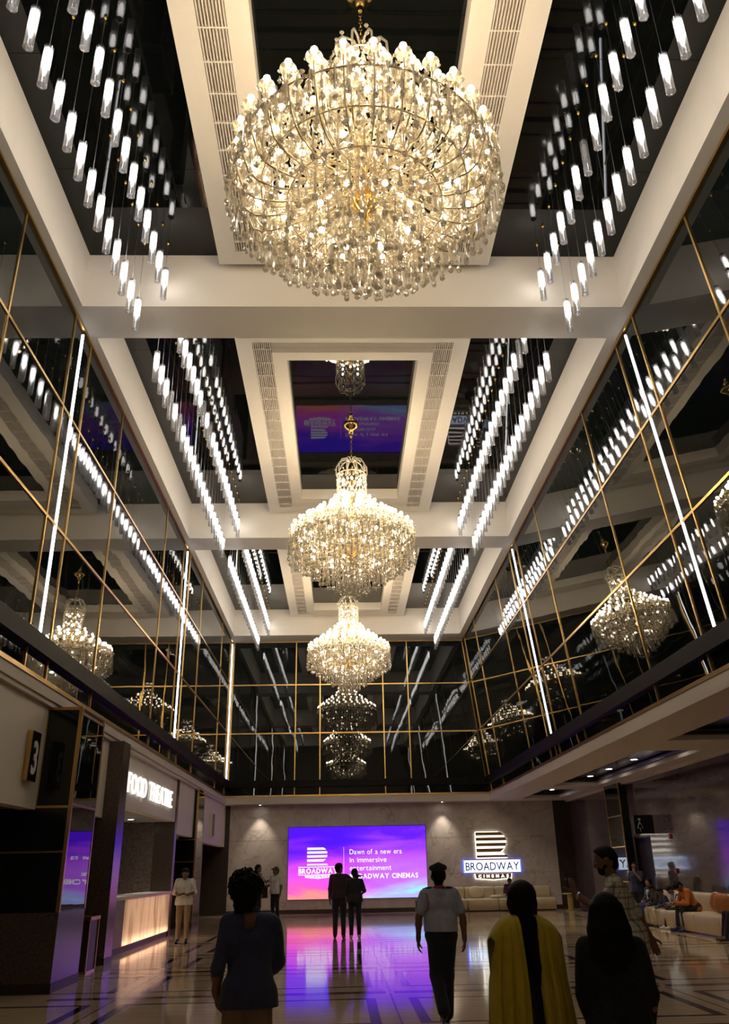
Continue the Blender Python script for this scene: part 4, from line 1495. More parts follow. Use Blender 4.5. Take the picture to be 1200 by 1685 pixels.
def person(label, loc, heading, h, res=0.014, skin='skin', lean=0.0, head_turn=0.0, head_down=0.0, hair='short',
           female=False, build=1.0, shirt=None, sleeve='short', hem=0.86, trousers=None, shoe=None, J=None, curl=0.35,
           handsL=None, handsR=None, face=False, seated=False, extra=None, group=None, loose=0.0, trouser_hem=0.06, fold=0.004, head_dx=0.0):
    k = h / 1.72
    t = empty('person', loc, heading)
    tag(t, label, 'person', group)
    R_up = rotx(-lean)
    piv = np.array([0, 0, 0.96 if not seated else 0.55])
    zsh = 0.0 if not seated else -0.41
    def U(p):
        p = np.array(p, float) + np.array([0, 0, zsh])
        return R_up @ (p - piv) + piv
    sw = (0.172 if female else 0.188) * build
    j = dict(hipL=(-0.09, 0, 0.92), hipR=(0.09, 0, 0.92), knL=(-0.10, 0.02, 0.50), knR=(0.10, 0.02, 0.50),
             anL=(-0.105, -0.02, 0.09), anR=(0.105, -0.02, 0.09))
    if seated:
        j.update(hipL=(-0.09, 0.0, 0.54), hipR=(0.09, 0.0, 0.54), knL=(-0.12, 0.42, 0.53), knR=(0.12, 0.42, 0.53),
                 anL=(-0.13, 0.40, 0.09), anR=(0.13, 0.40, 0.09))
    j = {q: np.array(v, float) for q, v in j.items()}
    j['shL'], j['shR'] = U((-sw, -0.005, 1.405)), U((sw, -0.005, 1.405))
    j['elL'], j['elR'] = U((-sw - 0.045, -0.03, 1.125)), U((sw + 0.045, -0.03, 1.125))
    j['wrL'], j['wrR'] = U((-sw - 0.05, 0.03, 0.875)), U((sw + 0.05, 0.03, 0.875))
    for q, v in (J or {}).items():
        j[q] = np.array(v, float)
    for s in 'LR':
        if 'toe' + s not in j:
            j['toe' + s] = j['an' + s] + np.array([0.02 * (1 if s == 'R' else -1), 0.17, -0.055])
    b = build
    def torso(add, w=1.0):
        f = 0.9 if female else 1.0
        T = []
        for sg in (-1, 1):
            T.append((U((sg * 0.07 * b, 0.0, 0.94)), U((sg * 0.062 * b * f, 0.012, 1.10)), 0.108 * b + add, 0.094 * b + add, 0.05))
            T.append((U((sg * 0.062 * b * f, 0.012, 1.10)), U((sg * 0.088 * b * f, 0.0, 1.29)), 0.094 * b + add, 0.104 * b + add, 0.05))
            T.append((U((sg * 0.09 * b * f, 0, 1.30)), U((sg * (sw - 0.03), -0.005, 1.385)), 0.085 + add, 0.062 + add, 0.05))
            T.append((U((0, -0.015, 1.43)), U((sg * (sw - 0.04), -0.01, 1.405)), 0.052 + add * 0.6, 0.048 + add, 0.04))
        if female:
            for sg in (-1, 1):
                T.append((U((sg * 0.075, 0.085, 1.25)), U((sg * 0.075, 0.09, 1.25)), 0.055 + add, 0.055 + add, 0.04))
        return T
    # head frame
    hp = U((head_dx, 0.0, 1.50))
    RH = R_up @ rotz_(head_turn) @ rotx(-head_down)
    hs = 0.96 if female else 1.0
    def HD(p):
        return RH @ ((np.array(p, float) - np.array([0, 0, 1.50])) * hs) + hp
    head = [(HD((0, -0.02, 1.635)), HD((0, 0.02, 1.635)), 0.083, 0.080, 0.03),
            (HD((0, -0.035, 1.60)), HD((0, 0.0, 1.60)), 0.075, 0.078, 0.03),
            (HD((0, 0.035, 1.60)), HD((0, 0.042, 1.545)), 0.062, 0.048, 0.03),
            (HD((-0.02, 0.062, 1.525)), HD((0.02, 0.062, 1.525)), 0.028, 0.028, 0.03),
            (HD((0, 0.098, 1.605)), HD((0, 0.114, 1.573)), 0.010, 0.015, 0.012),
            (HD((-0.018, 0.092, 1.545)), HD((0.018, 0.092, 1.545)), 0.010, 0.010, 0.010),
            (HD((-0.035, 0.080, 1.628)), HD((0.035, 0.080, 1.628)), 0.014, 0.014, 0.015)]
    for sg in (-1, 1):
        head.append((HD((sg * 0.084, -0.008, 1.615)), HD((sg * 0.080, 0.0, 1.575)), 0.018, 0.013, 0.01))
    body = torso(-0.012) + head
    body.append((U((0, -0.012, 1.42)), HD((0, -0.005, 1.56)), 0.056, 0.052 * (0.85 if female else 1), 0.03))
    for s, sg in (('L', -1), ('R', 1)):
        sh, el, wr = j['sh' + s], j['el' + s], j['wr' + s]
        body.append((sh, el, 0.050, 0.040, 0.03))
        mid = el + (wr - el) * 0.3
        body.append((el, mid, 0.040, 0.041, 0.02))
        body.append((mid, wr, 0.041, 0.026, 0.02))
        hd = (handsL if s == 'L' else handsR)
        d0 = wr - el
        if hd is None:
            dirn = d0 / np.linalg.norm(d0) + np.array([0, 0.12, 0])
            nrm = np.array([-sg, 0.15, 0.0])
            body += hand_prims(wr, dirn, nrm, 1 if s == 'L' else -1, curl)
        elif hd != 'none':
            body += hand_prims(wr, hd[0], hd[1], hd[2] if len(hd) > 2 else (1 if s == 'L' else -1), hd[3] if len(hd) > 3 else curl)
        hip, kn, an, toe = j['hip' + s], j['kn' + s], j['an' + s], j['toe' + s]
        body.append((hip, kn, 0.078, 0.050, 0.04))
        body.append((kn, kn + (an - kn) * 0.3, 0.050, 0.050, 0.02))
        body.append((kn + (an - kn) * 0.3, an, 0.050, 0.034, 0.02))
        heel = an + np.array([0, -0.03, -0.05])
        body.append((heel, toe + np.array([0, -0.03, 0.0]), 0.030, 0.026, 0.03))
    S = lambda pr: [(np.array(p[0]) * k, np.array(p[1]) * k, p[2] * k, p[3] * k) + ((p[4] * k,) if len(p) > 4 else ()) for p in pr]
    put('body', field_mesh('body', S(body), res, M[skin]), t)
    if trousers:
        T = [(j['hipL'] + (0, 0, 0.04), j['hipR'] + (0, 0, 0.04), 0.112 * b, 0.112 * b, 0.05)]
        if not seated:
            T += [(np.array((sg * 0.066 * b, 0, 0.96)), np.array((sg * 0.064 * b, 0.008, 1.03)), 0.114 * b, 0.105 * b, 0.04) for sg in (-1, 1)]
        for s in 'LR':
            hip, kn, an = j['hip' + s], j['kn' + s], j['an' + s]
            e = an + (an - kn) / np.linalg.norm(an - kn) * (0.06 - trouser_hem)
            T.append((hip, kn, 0.098 * b, 0.068 + loose, 0.04))
            T.append((kn, e, 0.068 + loose, 0.055 + loose, 0.03))
        put('trousers', field_mesh('trousers', S(T), max(res, 0.012), trousers, [] if seated else [(np.array((0, 0, 1.03)) * k, (0, 0, 1))], fold=fold * 0.8, seed=sum(map(ord, label)) % 999), t)
    if shirt:
        T = torso(0.010)
        if hem < 0.92 and not seated:
            for sg in (-1, 1):
                T.append((np.array((sg * 0.086, 0.0, 0.97)), np.array((sg * 0.090, 0.0, hem - 0.10)), 0.112 * b + 0.022, 0.112 * b + 0.026, 0.05))
                T.append((np.array((0, 0.0, 0.97)), np.array((0, 0.0, hem - 0.10)), 0.112 * b + 0.022, 0.112 * b + 0.026, 0.05))
        elif not seated:
            for sg in (-1, 0, 1):
                T.append((np.array((sg * 0.075 * b, 0.0, 1.10)), np.array((sg * 0.080 * b, 0.0, 0.90)), 0.115 * b + 0.012, 0.118 * b + 0.014, 0.05))
        elif seated:
            T.append((np.array((-0.07, 0.0, 0.55)), np.array((0.07, 0.0, 0.55)), 0.122 * b, 0.122 * b, 0.05))
        for s in 'LR':
            sh, el, wr = j['sh' + s], j['el' + s], j['wr' + s]
            if sleeve == 'short':
                T.append((sh, sh + (el - sh) * 0.70, 0.066, 0.066, 0.03))
            elif sleeve == 'elbow':
                T.append((sh, el, 0.062, 0.051, 0.03))
                T.append((el, el + (wr - el) * 0.30, 0.051, 0.048, 0.03))
            elif sleeve == 'long':
                T.append((sh, el, 0.064, 0.054, 0.03))
                T.append((el, el + (wr - el) * 0.93, 0.054, 0.040, 0.03))
        clips = [((U((0, 0, 1.478))) * k, R_up @ np.array((0, 0.25, 1.0)))]
        if not seated:
            clips.append((np.array((0, 0, hem)) * k, (0, 0, -1)))
        else:
            clips.append((np.array((0, 0, 0.47)) * k, (0, 0, -1)))
        put('shirt', field_mesh('shirt', S(T), max(res, 0.010), shirt, clips, fold=fold, seed=sum(map(ord, label)) % 997), t)
    if shoe:
        for s in 'LR':
            an, toe = j['an' + s], j['toe' + s]
            heel = an + np.array([0, -0.035, -0.048])
            pr = [(heel, toe, 0.040, 0.034, 0.03), (an + np.array([0, 0, -0.01]), heel + (toe - heel) * 0.45 + np.array([0, 0, 0.02]), 0.042, 0.036, 0.03)]
            lowz = min(heel[2] - 0.04, toe[2] - 0.034)
            put('shoe', field_mesh('shoe', S(pr), max(res * 0.8, 0.010), shoe), t)
    # hair in the head frame
    HX = np.eye(4)
    HX[:3, :3] = RH
    HX[:3, 3] = (hp - RH @ np.array([0, 0, 1.50]) * 1.0) * k
    def HS(pr):
        c0 = np.array([0, 0, 1.50])
        return [((c0 + (np.array(p[0]) - c0) * hs) * k, (c0 + (np.array(p[1]) - c0) * hs) * k, p[2] * k * hs, p[3] * k * hs) + ((p[4] * k,) if len(p) > 4 else ()) for p in pr]
    cap_prims = [((0, -0.022, 1.643), (0, 0.022, 1.647), 0.090, 0.086, 0.03), ((0, -0.045, 1.60), (0, -0.05, 1.56), 0.074, 0.06, 0.03)]
    face_clip = [(np.array((0, 0.060, 1.665)) * k, (0, 0.80, -0.60))]
    if hair in ('short', 'fringe'):
        pr = list(cap_prims)
        if hair == 'fringe':
            pr += [((-0.05, 0.04, 1.70), (0.05, 0.05, 1.70), 0.045, 0.04, 0.03), ((-0.04, 0.075, 1.685), (0.05, 0.078, 1.672), 0.026, 0.022, 0.02)]
            face_clip = [(np.array((0, 0.085, 1.655)) * k, (0, 0.75, -0.66))]
        put('hair', field_mesh('hair', HS(pr), res * 0.8, M['hair'], face_clip, fold=0.0025, seed=5, xform=HX), t)
    elif hair == 'afro':
        rr = random.Random(11)
        pr = [((0, -0.02, 1.650), (0, 0.0, 1.660), 0.104, 0.10, 0.03), ((-0.025, -0.05, 1.58), (0.025, -0.05, 1.57), 0.068, 0.068, 0.03), ((-0.02, -0.045, 1.53), (0.02, -0.045, 1.515), 0.050, 0.046, 0.03)]
        for q in range(90):
            v = rr.uniform(PI, 2 * PI)
            zz = rr.uniform(1.48, 1.60)
            q_ = 0.62 + 0.38 * (zz - 1.48) / 0.12
            p = np.array((0.092 * q_ * math.cos(v), -0.02 + 0.105 * q_ * math.sin(v), zz))
            r_ = rr.uniform(0.010, 0.022)
            pr.append((p, p, r_, r_, 0.006))
        for q in range(260):
            u, v = rr.uniform(-0.75, 1), rr.uniform(0, 2 * PI)
            w = math.sqrt(1 - u * u)
            e_ = rr.uniform(0.97, 1.16)
            p = np.array((0.110 * e_ * w * math.cos(v), -0.015 + 0.110 * e_ * w * math.sin(v), 1.648 + 0.110 * e_ * u))
            if p[1] > 0.06 and p[2] < 1.66:
                continue
            r_ = rr.uniform(0.008, 0.017)
            pr.append((p, p, r_, r_, 0.008))
        put('hair', field_mesh('hair', HS(pr), 0.007, M['hair'], xform=HX), t)
    elif hair == 'long':
        pr = list(cap_prims) + [((0, -0.03, 1.645), (0, -0.02, 1.66), 0.105, 0.10, 0.04)]
        rr = random.Random(4)
        for q in range(15):
            a = PI + PI * (q / 14.0)
            x, y = 0.098 * math.cos(a), 0.090 * math.sin(a) - 0.01
            p0 = (x * 0.9, y * 0.9, 1.66)
            p1 = (x * 1.22, y * 1.15 - 0.012, 1.52)
            p2 = (x * 1.30, y * 1.1 - 0.030, 1.40 + rr.uniform(-0.01, 0.01))
            p3 = (x * 1.25, y * 1.0 - 0.05, 1.25 + 0.10 * abs(math.cos(a)) + rr.uniform(-0.03, 0.03))
            pr += [(p0, p1, 0.030, 0.034, 0.02), (p1, p2, 0.034, 0.034, 0.02), (p2, p3, 0.034, 0.018, 0.02)]
        put('hair', field_mesh('hair', HS(pr), max(res * 0.8, 0.008), M['hair'], [(np.array((0, 0.075, 1.66)) * k, (0, 0.95, -0.3))], fold=0.003, seed=2, xform=HX), t)
    elif hair == 'ponytail':
        pr = list(cap_prims) + [((0, -0.04, 1.66), (0, -0.03, 1.62), 0.098, 0.092, 0.04), ((-0.08, -0.02, 1.60), (-0.075, -0.01, 1.55), 0.03, 0.02, 0.03), ((0.08, -0.02, 1.60), (0.092, -0.01, 1.46), 0.032, 0.012, 0.03),
                                ((0, -0.10, 1.60), (0, -0.125, 1.50), 0.045, 0.042, 0.03), ((0, -0.125, 1.50), (0.01, -0.135, 1.36), 0.042, 0.046, 0.02),
                                ((0.01, -0.135, 1.36), (0.03, -0.145, 1.20), 0.046, 0.040, 0.02), ((0.03, -0.145, 1.20), (0.05, -0.15, 1.05), 0.040, 0.016, 0.02)]
        put('hair', field_mesh('hair', HS(pr), max(res * 0.8, 0.008), M['hair'], [(np.array((0, 0.075, 1.66)) * k, (0, 0.95, -0.3))], fold=0.002, seed=2, xform=HX), t)
    if face:
        for sg in (-1, 1):
            p = HD((sg * 0.033, 0.086, 1.604)) * k
            e = MB().sphere((0, 0, 0), 0.0125 * k, 8, 6).build('eye', 'eye_white', t, True)
            e.location = p
            q = HD((sg * 0.033, 0.0955, 1.604)) * k
            i_ = MB().sphere((0, 0, 0), 0.0058 * k, 6, 4).build('iris', 'iris', e, True)
            i_.location = q - p
        p0, p1 = HD((-0.024, 0.1, 1.545)) * k, HD((0.024, 0.1, 1.545)) * k
        MB().tube([p0, HD((0, 0.105, 1.546)) * k, p1], [0.003, 0.0055 * k, 0.003], 6).build('lips', principled('lips', (0.16, 0.05, 0.04), 0.5), t, True)
    if extra:
        extra(t, j, U, HD, k, HX)
    return t

def collar(t, U, k, mat, dx=0.0, r=0.066, z=1.478):
    pts = [U((dx + r * math.cos(a), 0.92 * r * math.sin(a) - 0.010, z - 0.016 * math.sin(a))) * k for a in [2 * PI * i / 20 for i in range(21)]]
    MB().tube(pts, 0.019 * k, 6, cap=False).build('collar', mat, t, True)

# --- guard walking away, cap, red collar, dark epaulettes
def guard_extra(t, j, U, HD, k, HX):
    cap = [((0, -0.01, 1.672), (0, 0.01, 1.674), 0.094, 0.092, 0.01), ((0, -0.012, 1.700), (0, 0.02, 1.702), 0.116, 0.110, 0.012), ((0, 0, 1.72), (0, 0, 1.735), 0.060, 0.050, 0.06)]
    pr = [(np.array(p[0]) * k, np.array(p[1]) * k, p[2] * k, p[3] * k, p[4] * k) for p in cap]
    me = field_mesh('cap', pr, 0.008, M['navy'], [(np.array((0, 0, 1.640)) * k, (0, 0.05, -1)), (np.array((0.075, 0, 1.745)) * k, (0.42, 0, 1)), (np.array((-0.075, 0, 1.745)) * k, (-0.42, 0, 1)), (np.array((0.11, 0, 1.69)) * k, (0.5, 0, -1)), (np.array((-0.11, 0, 1.69)) * k, (-0.5, 0, -1))], xform=HX)
    put('cap', me, t)
    pts = [(0.068 * math.cos(a), 0.062 * math.sin(a) - 0.012, 1.475 - 0.012 * math.sin(a)) for a in [2 * PI * i / 20 for i in range(21)]]
    pts = [U(p) * k for p in pts]
    MB().tube(pts, 0.017 * k, 6, cap=False).build('collar', 'collar_red', t, True)
    for sg in (-1, 1):
        a, b = U((sg * 0.085, -0.012, 1.472)) * k, U((sg * 0.205, -0.008, 1.452)) * k
        MB().tube([a, (a + b) / 2 + np.array((0, 0, 0.006)), b], [0.024 * k, 0.026 * k, 0.022 * k], 6).build('epaulette', 'navy', t, True)
    pts = [U(p) * k for p in ((-0.19, -0.03, 1.455), (-0.165, -0.085, 1.40), (-0.15, -0.115, 1.32), (-0.16, -0.118, 1.24), (-0.20, -0.06, 1.20))]
    MB().tube(pts, 0.006, 5).build('lanyard', 'collar_red', t, True)
    p = j['elL'] + (j['shL'] - j['elL']) * 0.60
    MB().box(-0.078, -0.070, -0.03, 0.03, -0.04, 0.04).build('badge', 'collar_red', t).location = (p[0] * k + 0.0, p[1] * k, p[2] * k)
M['navy'] = cloth('navy_cloth', (0.008, 0.009, 0.020))
M['collar_red'] = cloth('red_cloth', (0.35, 0.02, 0.04))
M['guard_blue'] = cloth('pale_blue_cloth', (0.34, 0.37, 0.47))
person('security guard walking away in pale blue shirt, dark cap and red collar', (1.17, 10.85, 0), 0.0, 1.64, res=0.0085, shirt=M['guard_blue'], sleeve='short', hem=0.985,
       trousers=M['navy'], shoe=M['phone'], curl=0.55, extra=guard_extra, hair='short', lean=0.03,
       J=dict(knL=(-0.07, 0.08, 0.50), anL=(-0.03, -0.16, 0.16), toeL=(-0.03, -0.01, 0.035), knR=(0.06, 0.10, 0.50), anR=(0.03, 0.09, 0.09),
              elL=(-0.275, -0.02, 1.14), wrL=(-0.285, 0.02, 0.90), elR=(0.275, -0.03, 1.14), wrR=(0.285, 0.0, 0.90)), loose=0.02)

# --- man with a mop of curls, navy shirt, tan trousers
M['curly_blue'] = cloth('dark_blue_shirt', (0.030, 0.034, 0.085))
person('man seen from behind with curly mop of hair, navy shirt and tan trousers', (-0.62, 6.2, 0), 0.12, 1.60, res=0.009, hair='afro', shirt=M['curly_blue'], sleeve='elbow', hem=0.875, extra=lambda t, j, U, HD, k, HX: collar(t, U, k, 'curly_blue', -0.03, 0.070, 1.490),
       trousers=cloth('tan_trousers', (0.20, 0.125, 0.07)), shoe=M['phone'], build=0.86, fold=0.007, head_down=0.12, head_dx=-0.045,
       J=dict(elL=(-0.218, -0.05, 1.13), wrL=(-0.225, 0.03, 0.97), elR=(0.205, 0.06, 1.15), wrR=(0.13, 0.20, 1.02)),
       handsL=((0.15, 0.25, -1), (1, 0.2, 0.1), 1, 1.2), handsR=((-0.5, 0.6, 0.2), (-0.5, -0.5, 0), -1, 1.0))

# --- woman with yellow shawl
def shawl_extra(t, j, U, HD, k, HX):
    for sg in (-1, 1):
        vs_, fs_ = [], []
        ns, nt_ = 26, 34
        for a in range(nt_ + 1):
            tt = a / nt_
            for c in range(ns + 1):
                s = c / ns
                # over the shoulder from the chest, then down the back
                x_in = 0.060 - 0.020 * tt
                x_out = 0.228 + 0.155 * max(0, (tt - 0.22) / 0.78)
                x = x_in + (x_out - x_in) * s
                sh_z = 1.508 - 0.03 * s - 0.11 * s ** 4
                if tt < 0.16:
                    u = tt / 0.16
                    y = 0.145 - 0.02 * s
                    z = sh_z - 0.30 * (1 - u) - 0.03
                elif tt < 0.26:
                    u = (tt - 0.16) / 0.10
                    an = PI * u
                    y = 0.145 * math.cos(an) + 0.0 - 0.02 * s * math.cos(an)
                    z = sh_z - 0.03 + 0.055 * math.sin(an)
                else:
                    u = (tt - 0.26) / 0.74
                    y = -0.145 - 0.035 * min(1, u * 2.2) + 0.17 * s ** 3 * min(1, 0.35 + u * 3) - 0.02 * u
                    z = sh_z - 0.03 - 0.98 * u
                amp = 0.019 * min(1, max(0, tt - 0.22) * 4)
                y += amp * math.sin(s * 22 + 1.3 * sg + 2.0 * tt) + 0.5 * amp * math.sin(s * 47 + 3 * tt)
                x += 0.006 * math.sin(9 * tt + 5 * s)
                vs_.append((sg * x * k, y * k, z * k))
        for a in range(nt_):
            for c in range(ns):
                q = a * (ns + 1) + c
                f = (q, q + 1, q + ns + 2, q + ns + 1)
                fs_.append(f if sg > 0 else f[::-1])
        o = MB().add(vs_, fs_).build('shawl', 'yellow_cloth', t, True)
        md = o.modifiers.new('thickness', 'SOLIDIFY')
        md.thickness = 0.006
M['yellow_cloth'] = cloth('yellow_cloth', (0.52, 0.40, 0.015))
M['charcoal'] = cloth('charcoal_cloth', (0.014, 0.013, 0.015))
person('woman seen from behind with dark ponytail and yellow shawl over both shoulders', (1.11, 5.6, 0), 0.10, 1.52, res=0.009, female=True, hair='ponytail', shirt=M['charcoal'], sleeve='long', hem=0.45,
       trousers=M['charcoal'], shoe=M['phone'], extra=shawl_extra, build=0.90)

# --- woman with long loose hair
person('woman seen from behind with long loose black hair and speckled black top', (1.545, 5.3, 0), -0.1, 1.45, res=0.009, female=True, hair='long', build=1.0,
       shirt=principled('black_speckled_knit', (0.008, 0.007, 0.009), 0.9, noise=(60, (1, 1, 1), 0.9), bump=(120, 0.003)), sleeve='long', hem=0.80,
       trousers=cloth('blue_denim', (0.02, 0.035, 0.12)), shoe=M['phone'], fold=0.006,
       J=dict(elL=(-0.215, 0.0, 1.13), wrL=(-0.16, 0.14, 0.97), elR=(0.225, -0.02, 1.12), wrR=(0.20, 0.08, 0.90)))

# --- man in the plaid shirt holding up a phone, facing left
def phone_extra(t, j, U, HD, k, HX):
    p = j['wrL'] * k
    MB().rbox(-0.038, 0.038, -0.005, 0.005, -0.08, 0.08, 0.004, 2).build('phone', 'phone', t).location = (p[0] + 0.0, p[1] + 0.06, p[2] + 0.12)
    e = j['wrL'] + (j['elL'] - j['wrL']) * 0.12
    d = (j['elL'] - j['wrL'])
    d = d / np.linalg.norm(d)
    MB().tube([(e - d * 0.014) * k, (e + d * 0.014) * k], 0.037, 12).build('watch', 'steel', t, True)
    beard = [((0, 0.036, 1.565), (0, 0.044, 1.540), 0.058, 0.053, 0.02), ((-0.02, 0.062, 1.520), (0.02, 0.062, 1.520), 0.034, 0.034, 0.02),
             ((-0.052, 0.02, 1.56), (-0.074, -0.004, 1.615), 0.022, 0.012, 0.02), ((0.052, 0.02, 1.56), (0.074, -0.004, 1.615), 0.022, 0.012, 0.02),
             ((-0.022, 0.094, 1.560), (0.022, 0.094, 1.560), 0.009, 0.009, 0.008)]
    pr = [(np.array(p_[0]) * k, np.array(p_[1]) * k, p_[2] * k, p_[3] * k, p_[4] * k) for p_ in beard]
    put('beard', field_mesh('beard', pr, 0.008, M['hair'], [(np.array((0, 0.06, 1.575)) * k, (0, 0.45, 1))], xform=HX), t)
person('bearded man in plaid shirt turned left, holding up a phone', (2.72, 8.65, 0), PI / 2 - 0.25, 1.80, res=0.0085, hair='short', lean=0.20, head_down=0.0, face=True,
       shirt=M['plaid'], sleeve='elbow', hem=0.82, trousers=M['navy'], shoe=M['phone'], fold=0.005, extra=phone_extra, build=1.05,
       J=dict(elL=(-0.24, 0.24, 1.16), wrL=(-0.20, 0.44, 1.32), elR=(0.30, -0.10, 1.16), wrR=(0.34, -0.20, 0.93)),
       handsL=((0.0, 0.25, 1), (0.6, 0.5, 0), 1, 0.9), handsR=((0.15, -0.35, -1), (-0.9, 0.3, 0), -1, 0.15))

# --- couple in front of the screen
person('taller man before the screen in dark maroon shirt, arm over his friend', (-0.08, 24.05, 0), -0.08, 1.80, res=0.014, head_turn=-0.7, hair='short',
       shirt=cloth('dark_maroon', (0.030, 0.008, 0.018)), sleeve='long', hem=0.90, trousers=M['navy'], shoe=M['phone'],
       J=dict(elR=(0.33, 0.02, 1.30), wrR=(0.50, -0.07, 1.42)), handsR=((1, -0.05, 0.05), (0, 0, -1), -1, 0.4))
person('shorter man before the screen in black clothes and white shoes', (0.335, 23.95, 0), 0.0, 1.66, res=0.014, hair='short', sleeve='elbow', hem=0.88,
       shirt=cloth('black_shirt', (0.010, 0.010, 0.014)), trousers=M['navy'], shoe=cloth('white_shoe', (0.6, 0.58, 0.55)), group=None,
       J=dict(elR=(0.27, 0.02, 1.16), wrR=(0.22, 0.16, 1.10)))

# --- man by the kiosk reading
def paper_extra(t, j, U, HD, k, HX):
    p = (j['wrL'] + j['wrR']) / 2 * k
    MB().box(-0.045, 0.045, -0.04, 0.04, -0.004, 0.004).build('phone', 'phone', t).location = (p[0], p[1] + 0.10, p[2] + 0.02)
person('man in white shirt and khaki trousers looking down beside the food counter', (-4.08, 23.5, 0), PI + 0.05, 1.76, res=0.012, hair='short', head_down=0.55, face=True, skin='skin',
       shirt=cloth('white_shirt', (0.62, 0.60, 0.55)), sleeve='elbow', hem=0.86, trousers=cloth('khaki', (0.26, 0.18, 0.105)), shoe=M['phone'],
       J=dict(elL=(-0.26, 0.0, 1.14), wrL=(-0.09, 0.22, 1.10), elR=(0.26, 0.0, 1.14), wrR=(0.09, 0.22, 1.10)),
       handsL=((0.8, 0.35, 0.1), (0, 0, 1), -1, 0.6), handsR=((-0.8, 0.35, 0.1), (0, 0, 1), 1, 0.6), extra=paper_extra)

# --- two men by the stone wall
def cap_extra(t, j, U, HD, k, HX):
    pr = [((0, -0.01, 1.66), (0, 0.01, 1.66), 0.098, 0.095, 0.02), ((0, 0.07, 1.665), (0, 0.15, 1.65), 0.045, 0.04, 0.03)]
    pr = [(np.array(p[0]) * k, np.array(p[1]) * k, p[2] * k, p[3] * k, p[4] * k) for p in pr]
    put('cap', field_mesh('cap', pr, 0.012, M['brown_cap'], [(np.array((0, 0, 1.645)) * k, (0, 0, -1))], xform=HX), t)
M['brown_cap'] = cloth('brown_cap', (0.10, 0.05, 0.03))
person('man in white T-shirt and brown cap standing by the stone wall', (-2.38, 32.3, 0), PI * 0.80, 1.76, res=0.014, hair='short', head_turn=-0.35, extra=cap_extra, face=True,
       shirt=cloth('white_tshirt', (0.62, 0.60, 0.56)), sleeve='short', hem=0.88, trousers=M['navy'], shoe=M['wood_dark'],
       J=dict(elR=(0.26, 0.06, 1.14), wrR=(0.24, 0.26, 1.12), anL=(-0.16, 0.02, 0.09)))
person('man in grey shirt with black bag half hidden beside the man in the cap', (-2.98, 31.9, 0), -PI * 0.35, 1.86, res=0.014, hair='short',
       shirt=cloth('grey_shirt', (0.16, 0.15, 0.16)), sleeve='short', hem=0.88, trousers=M['navy'], shoe=M['phone'],
       J=dict(elL=(-0.24, 0.10, 1.15), wrL=(-0.15, 0.30, 1.20)))
bg = empty('shoulder_bag', (-2.78, 31.78, 0.78), 0.3)
tag(bg, 'black shoulder bag at the hip of the man in grey', 'bag')
MB().rbox(-0.17, 0.17, -0.07, 0.07, 0.0, 0.42, 0.06, 3).build('pouch', 'phone', bg, True)
MB().tube([(-0.15, 0, 0.38), (-0.10, 0.02, 0.60), (-0.04, 0.05, 0.68), (0.06, 0.03, 0.58), (0.15, 0, 0.38)], 0.012, 6).build('strap', 'phone', bg, True)

# --- seated on the back sofa
person('person in purple top seated on the back sofa under the emblem sign', (6.86, 36.78, 0), PI, 1.62, res=0.014, seated=True, hair='short', head_down=0.5, face=True,
       shirt=cloth('purple_top', (0.06, 0.012, 0.05)), sleeve='long', trousers=cloth('beige_trousers', (0.42, 0.34, 0.24)), shoe=M['phone'],
       J=dict(elL=(-0.25, 0.12, 0.74), wrL=(-0.05, 0.30, 0.70), elR=(0.25, 0.12, 0.74), wrR=(0.05, 0.30, 0.70)), lean=0.15)

# --- standing by the door
person('person in dark blue standing by the dark door, hand raised to mouth', (9.35, 28.3, 0), PI * 0.75, 1.68, res=0.014, hair='short', skin='skin', face=True,
       shirt=cloth('dark_blue_top', (0.010, 0.014, 0.05)), sleeve='short', hem=0.84, trousers=M['navy'], shoe=M['phone'],
       J=dict(elL=(-0.23, 0.14, 1.20), wrL=(-0.07, 0.19, 1.42)), handsL=((0.35, -0.1, 1), (0.3, -1, 0), 1, 0.8))

# --- seated row on the wall sofa (front faces -x: heading +90 deg)
HW = PI / 2
M['jeans_blue'] = cloth('royal_blue_trousers', (0.018, 0.025, 0.16))
M['beige'] = cloth('beige_cloth', (0.48, 0.40, 0.29))
person('woman in white blouse and dark blue jacket seated at sofa end', (9.22, 26.75, 0), HW + 0.25, 1.62, res=0.012, seated=True, female=True, hair='ponytail', face=True, skin='skin_light', lean=0.05, head_turn=0.25,
       shirt=cloth('dark_blue_jacket', (0.012, 0.016, 0.05)), sleeve='long', trousers=M['jeans_blue'], shoe=M['wood_dark'],
       J=dict(elL=(-0.23, 0.06, 0.76), wrL=(-0.08, 0.28, 0.66), elR=(0.23, 0.06, 0.76), wrR=(0.08, 0.28, 0.66), anL=(-0.14, 0.52, 0.09), anR=(0.10, 0.55, 0.09)),
       extra=lambda t, j, U, HD, k, HX: put('blouse', field_mesh('blouse', [(U((0, 0.085, 1.36)) * k, U((0, 0.10, 1.05)) * k, 0.05, 0.06, 0.02)], 0.012, cloth('white_blouse', (0.6, 0.57, 0.53))), t))
person('boy in black top and beige trousers seated beside the woman in the jacket', (9.20, 26.05, 0), HW + 0.05, 1.45, res=0.012, seated=True, hair='short', face=True, lean=0.30, head_down=0.35,
       shirt=cloth('black_top', (0.010, 0.010, 0.012)), sleeve='long', trousers=M['beige'], shoe=M['phone'],
       J=dict(elL=(-0.22, 0.20, 0.72), wrL=(-0.06, 0.40, 0.66), elR=(0.22, 0.20, 0.72), wrR=(0.06, 0.40, 0.66)))
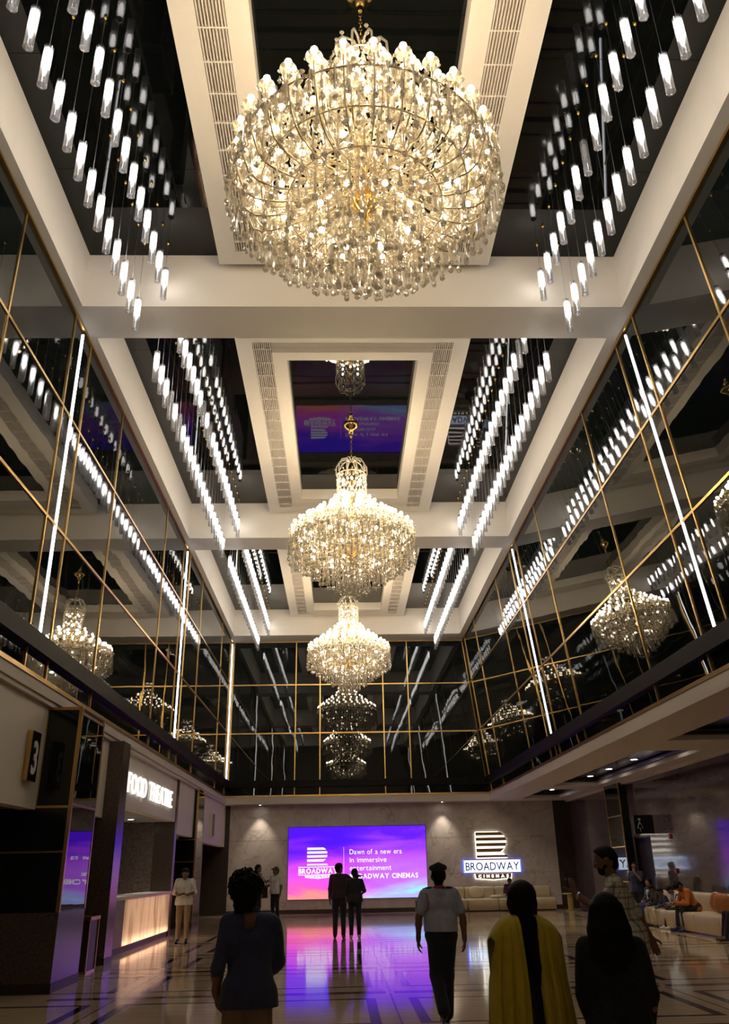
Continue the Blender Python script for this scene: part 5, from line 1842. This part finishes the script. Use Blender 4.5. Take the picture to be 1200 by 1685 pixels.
person('boy in dark blue top and beige trousers seated second from the jacketed woman', (9.20, 25.40, 0), HW + 0.05, 1.36, res=0.012, seated=True, hair='short', face=True, lean=0.32, head_down=0.3,
       shirt=cloth('navy_top', (0.014, 0.018, 0.055)), sleeve='long', trousers=M['beige'], shoe=M['phone'],
       J=dict(elL=(-0.22, 0.20, 0.72), wrL=(-0.06, 0.40, 0.66), elR=(0.22, 0.20, 0.72), wrR=(0.06, 0.40, 0.66)))
person('person in black and white striped shirt leaning on the wall sofa', (9.34, 24.75, 0), HW, 1.50, res=0.012, seated=True, hair='short', lean=0.42, head_down=0.5,
       shirt=stripes('striped_shirt', (0.62, 0.62, 0.62), (0.05, 0.06, 0.09), 'X', 0.055, 0.42), sleeve='short', trousers=M['navy'], shoe=cloth('white_sneaker', (0.62, 0.60, 0.56)),
       J=dict(elL=(-0.22, 0.24, 0.72), wrL=(-0.08, 0.44, 0.66), elR=(0.22, 0.24, 0.72), wrR=(0.08, 0.44, 0.66), anL=(-0.12, 0.50, 0.09), anR=(0.12, 0.56, 0.09)))
def device_extra(t, j, U, HD, k, HX):
    p = (j['wrL'] + j['wrR']) / 2 * k
    MB().box(-0.06, 0.06, -0.09, 0.09, -0.006, 0.006).build('tablet', 'paper', t).location = (p[0], p[1] + 0.13, p[2] + 0.01)
person('man in orange shirt bent over a tablet on the wall sofa', (9.32, 23.75, 0), HW + 0.08, 1.76, res=0.011, seated=True, hair='fringe', face=True, lean=0.55, head_down=0.55, extra=device_extra, skin='skin',
       shirt=cloth('orange_shirt', (0.50, 0.13, 0.010)), sleeve='long', trousers=cloth('black_trousers', (0.010, 0.011, 0.016)), shoe=cloth('blue_shoe', (0.02, 0.04, 0.13)), trouser_hem=0.13,
       J=dict(elL=(-0.24, 0.32, 0.66), wrL=(-0.10, 0.55, 0.66), elR=(0.24, 0.32, 0.66), wrR=(0.10, 0.55, 0.66), anL=(-0.16, 0.44, 0.09), anR=(0.12, 0.50, 0.09)),
       handsL=((0.4, 1, 0), (0, 0, 1), -1, 0.3), handsR=((-0.4, 1, 0), (0, 0, 1), 1, 0.3))
person('person in black trousers and brown shoes seated at the picture edge', (9.30, 20.75, 0), HW, 1.70, res=0.012, seated=True, hair='short', lean=0.1,
       shirt=cloth('dark_green_top', (0.02, 0.03, 0.025)), sleeve='long', trousers=cloth('black_slacks', (0.009, 0.009, 0.011)), shoe=principled('brown_leather', (0.06, 0.028, 0.016), 0.35),
       J=dict(elL=(-0.23, 0.06, 0.76), wrL=(-0.08, 0.28, 0.66), elR=(0.23, 0.06, 0.76), wrR=(0.08, 0.28, 0.66), knL=(-0.12, 0.46, 0.55), anL=(-0.13, 0.62, 0.09), knR=(0.12, 0.46, 0.55), anR=(0.13, 0.56, 0.09)))
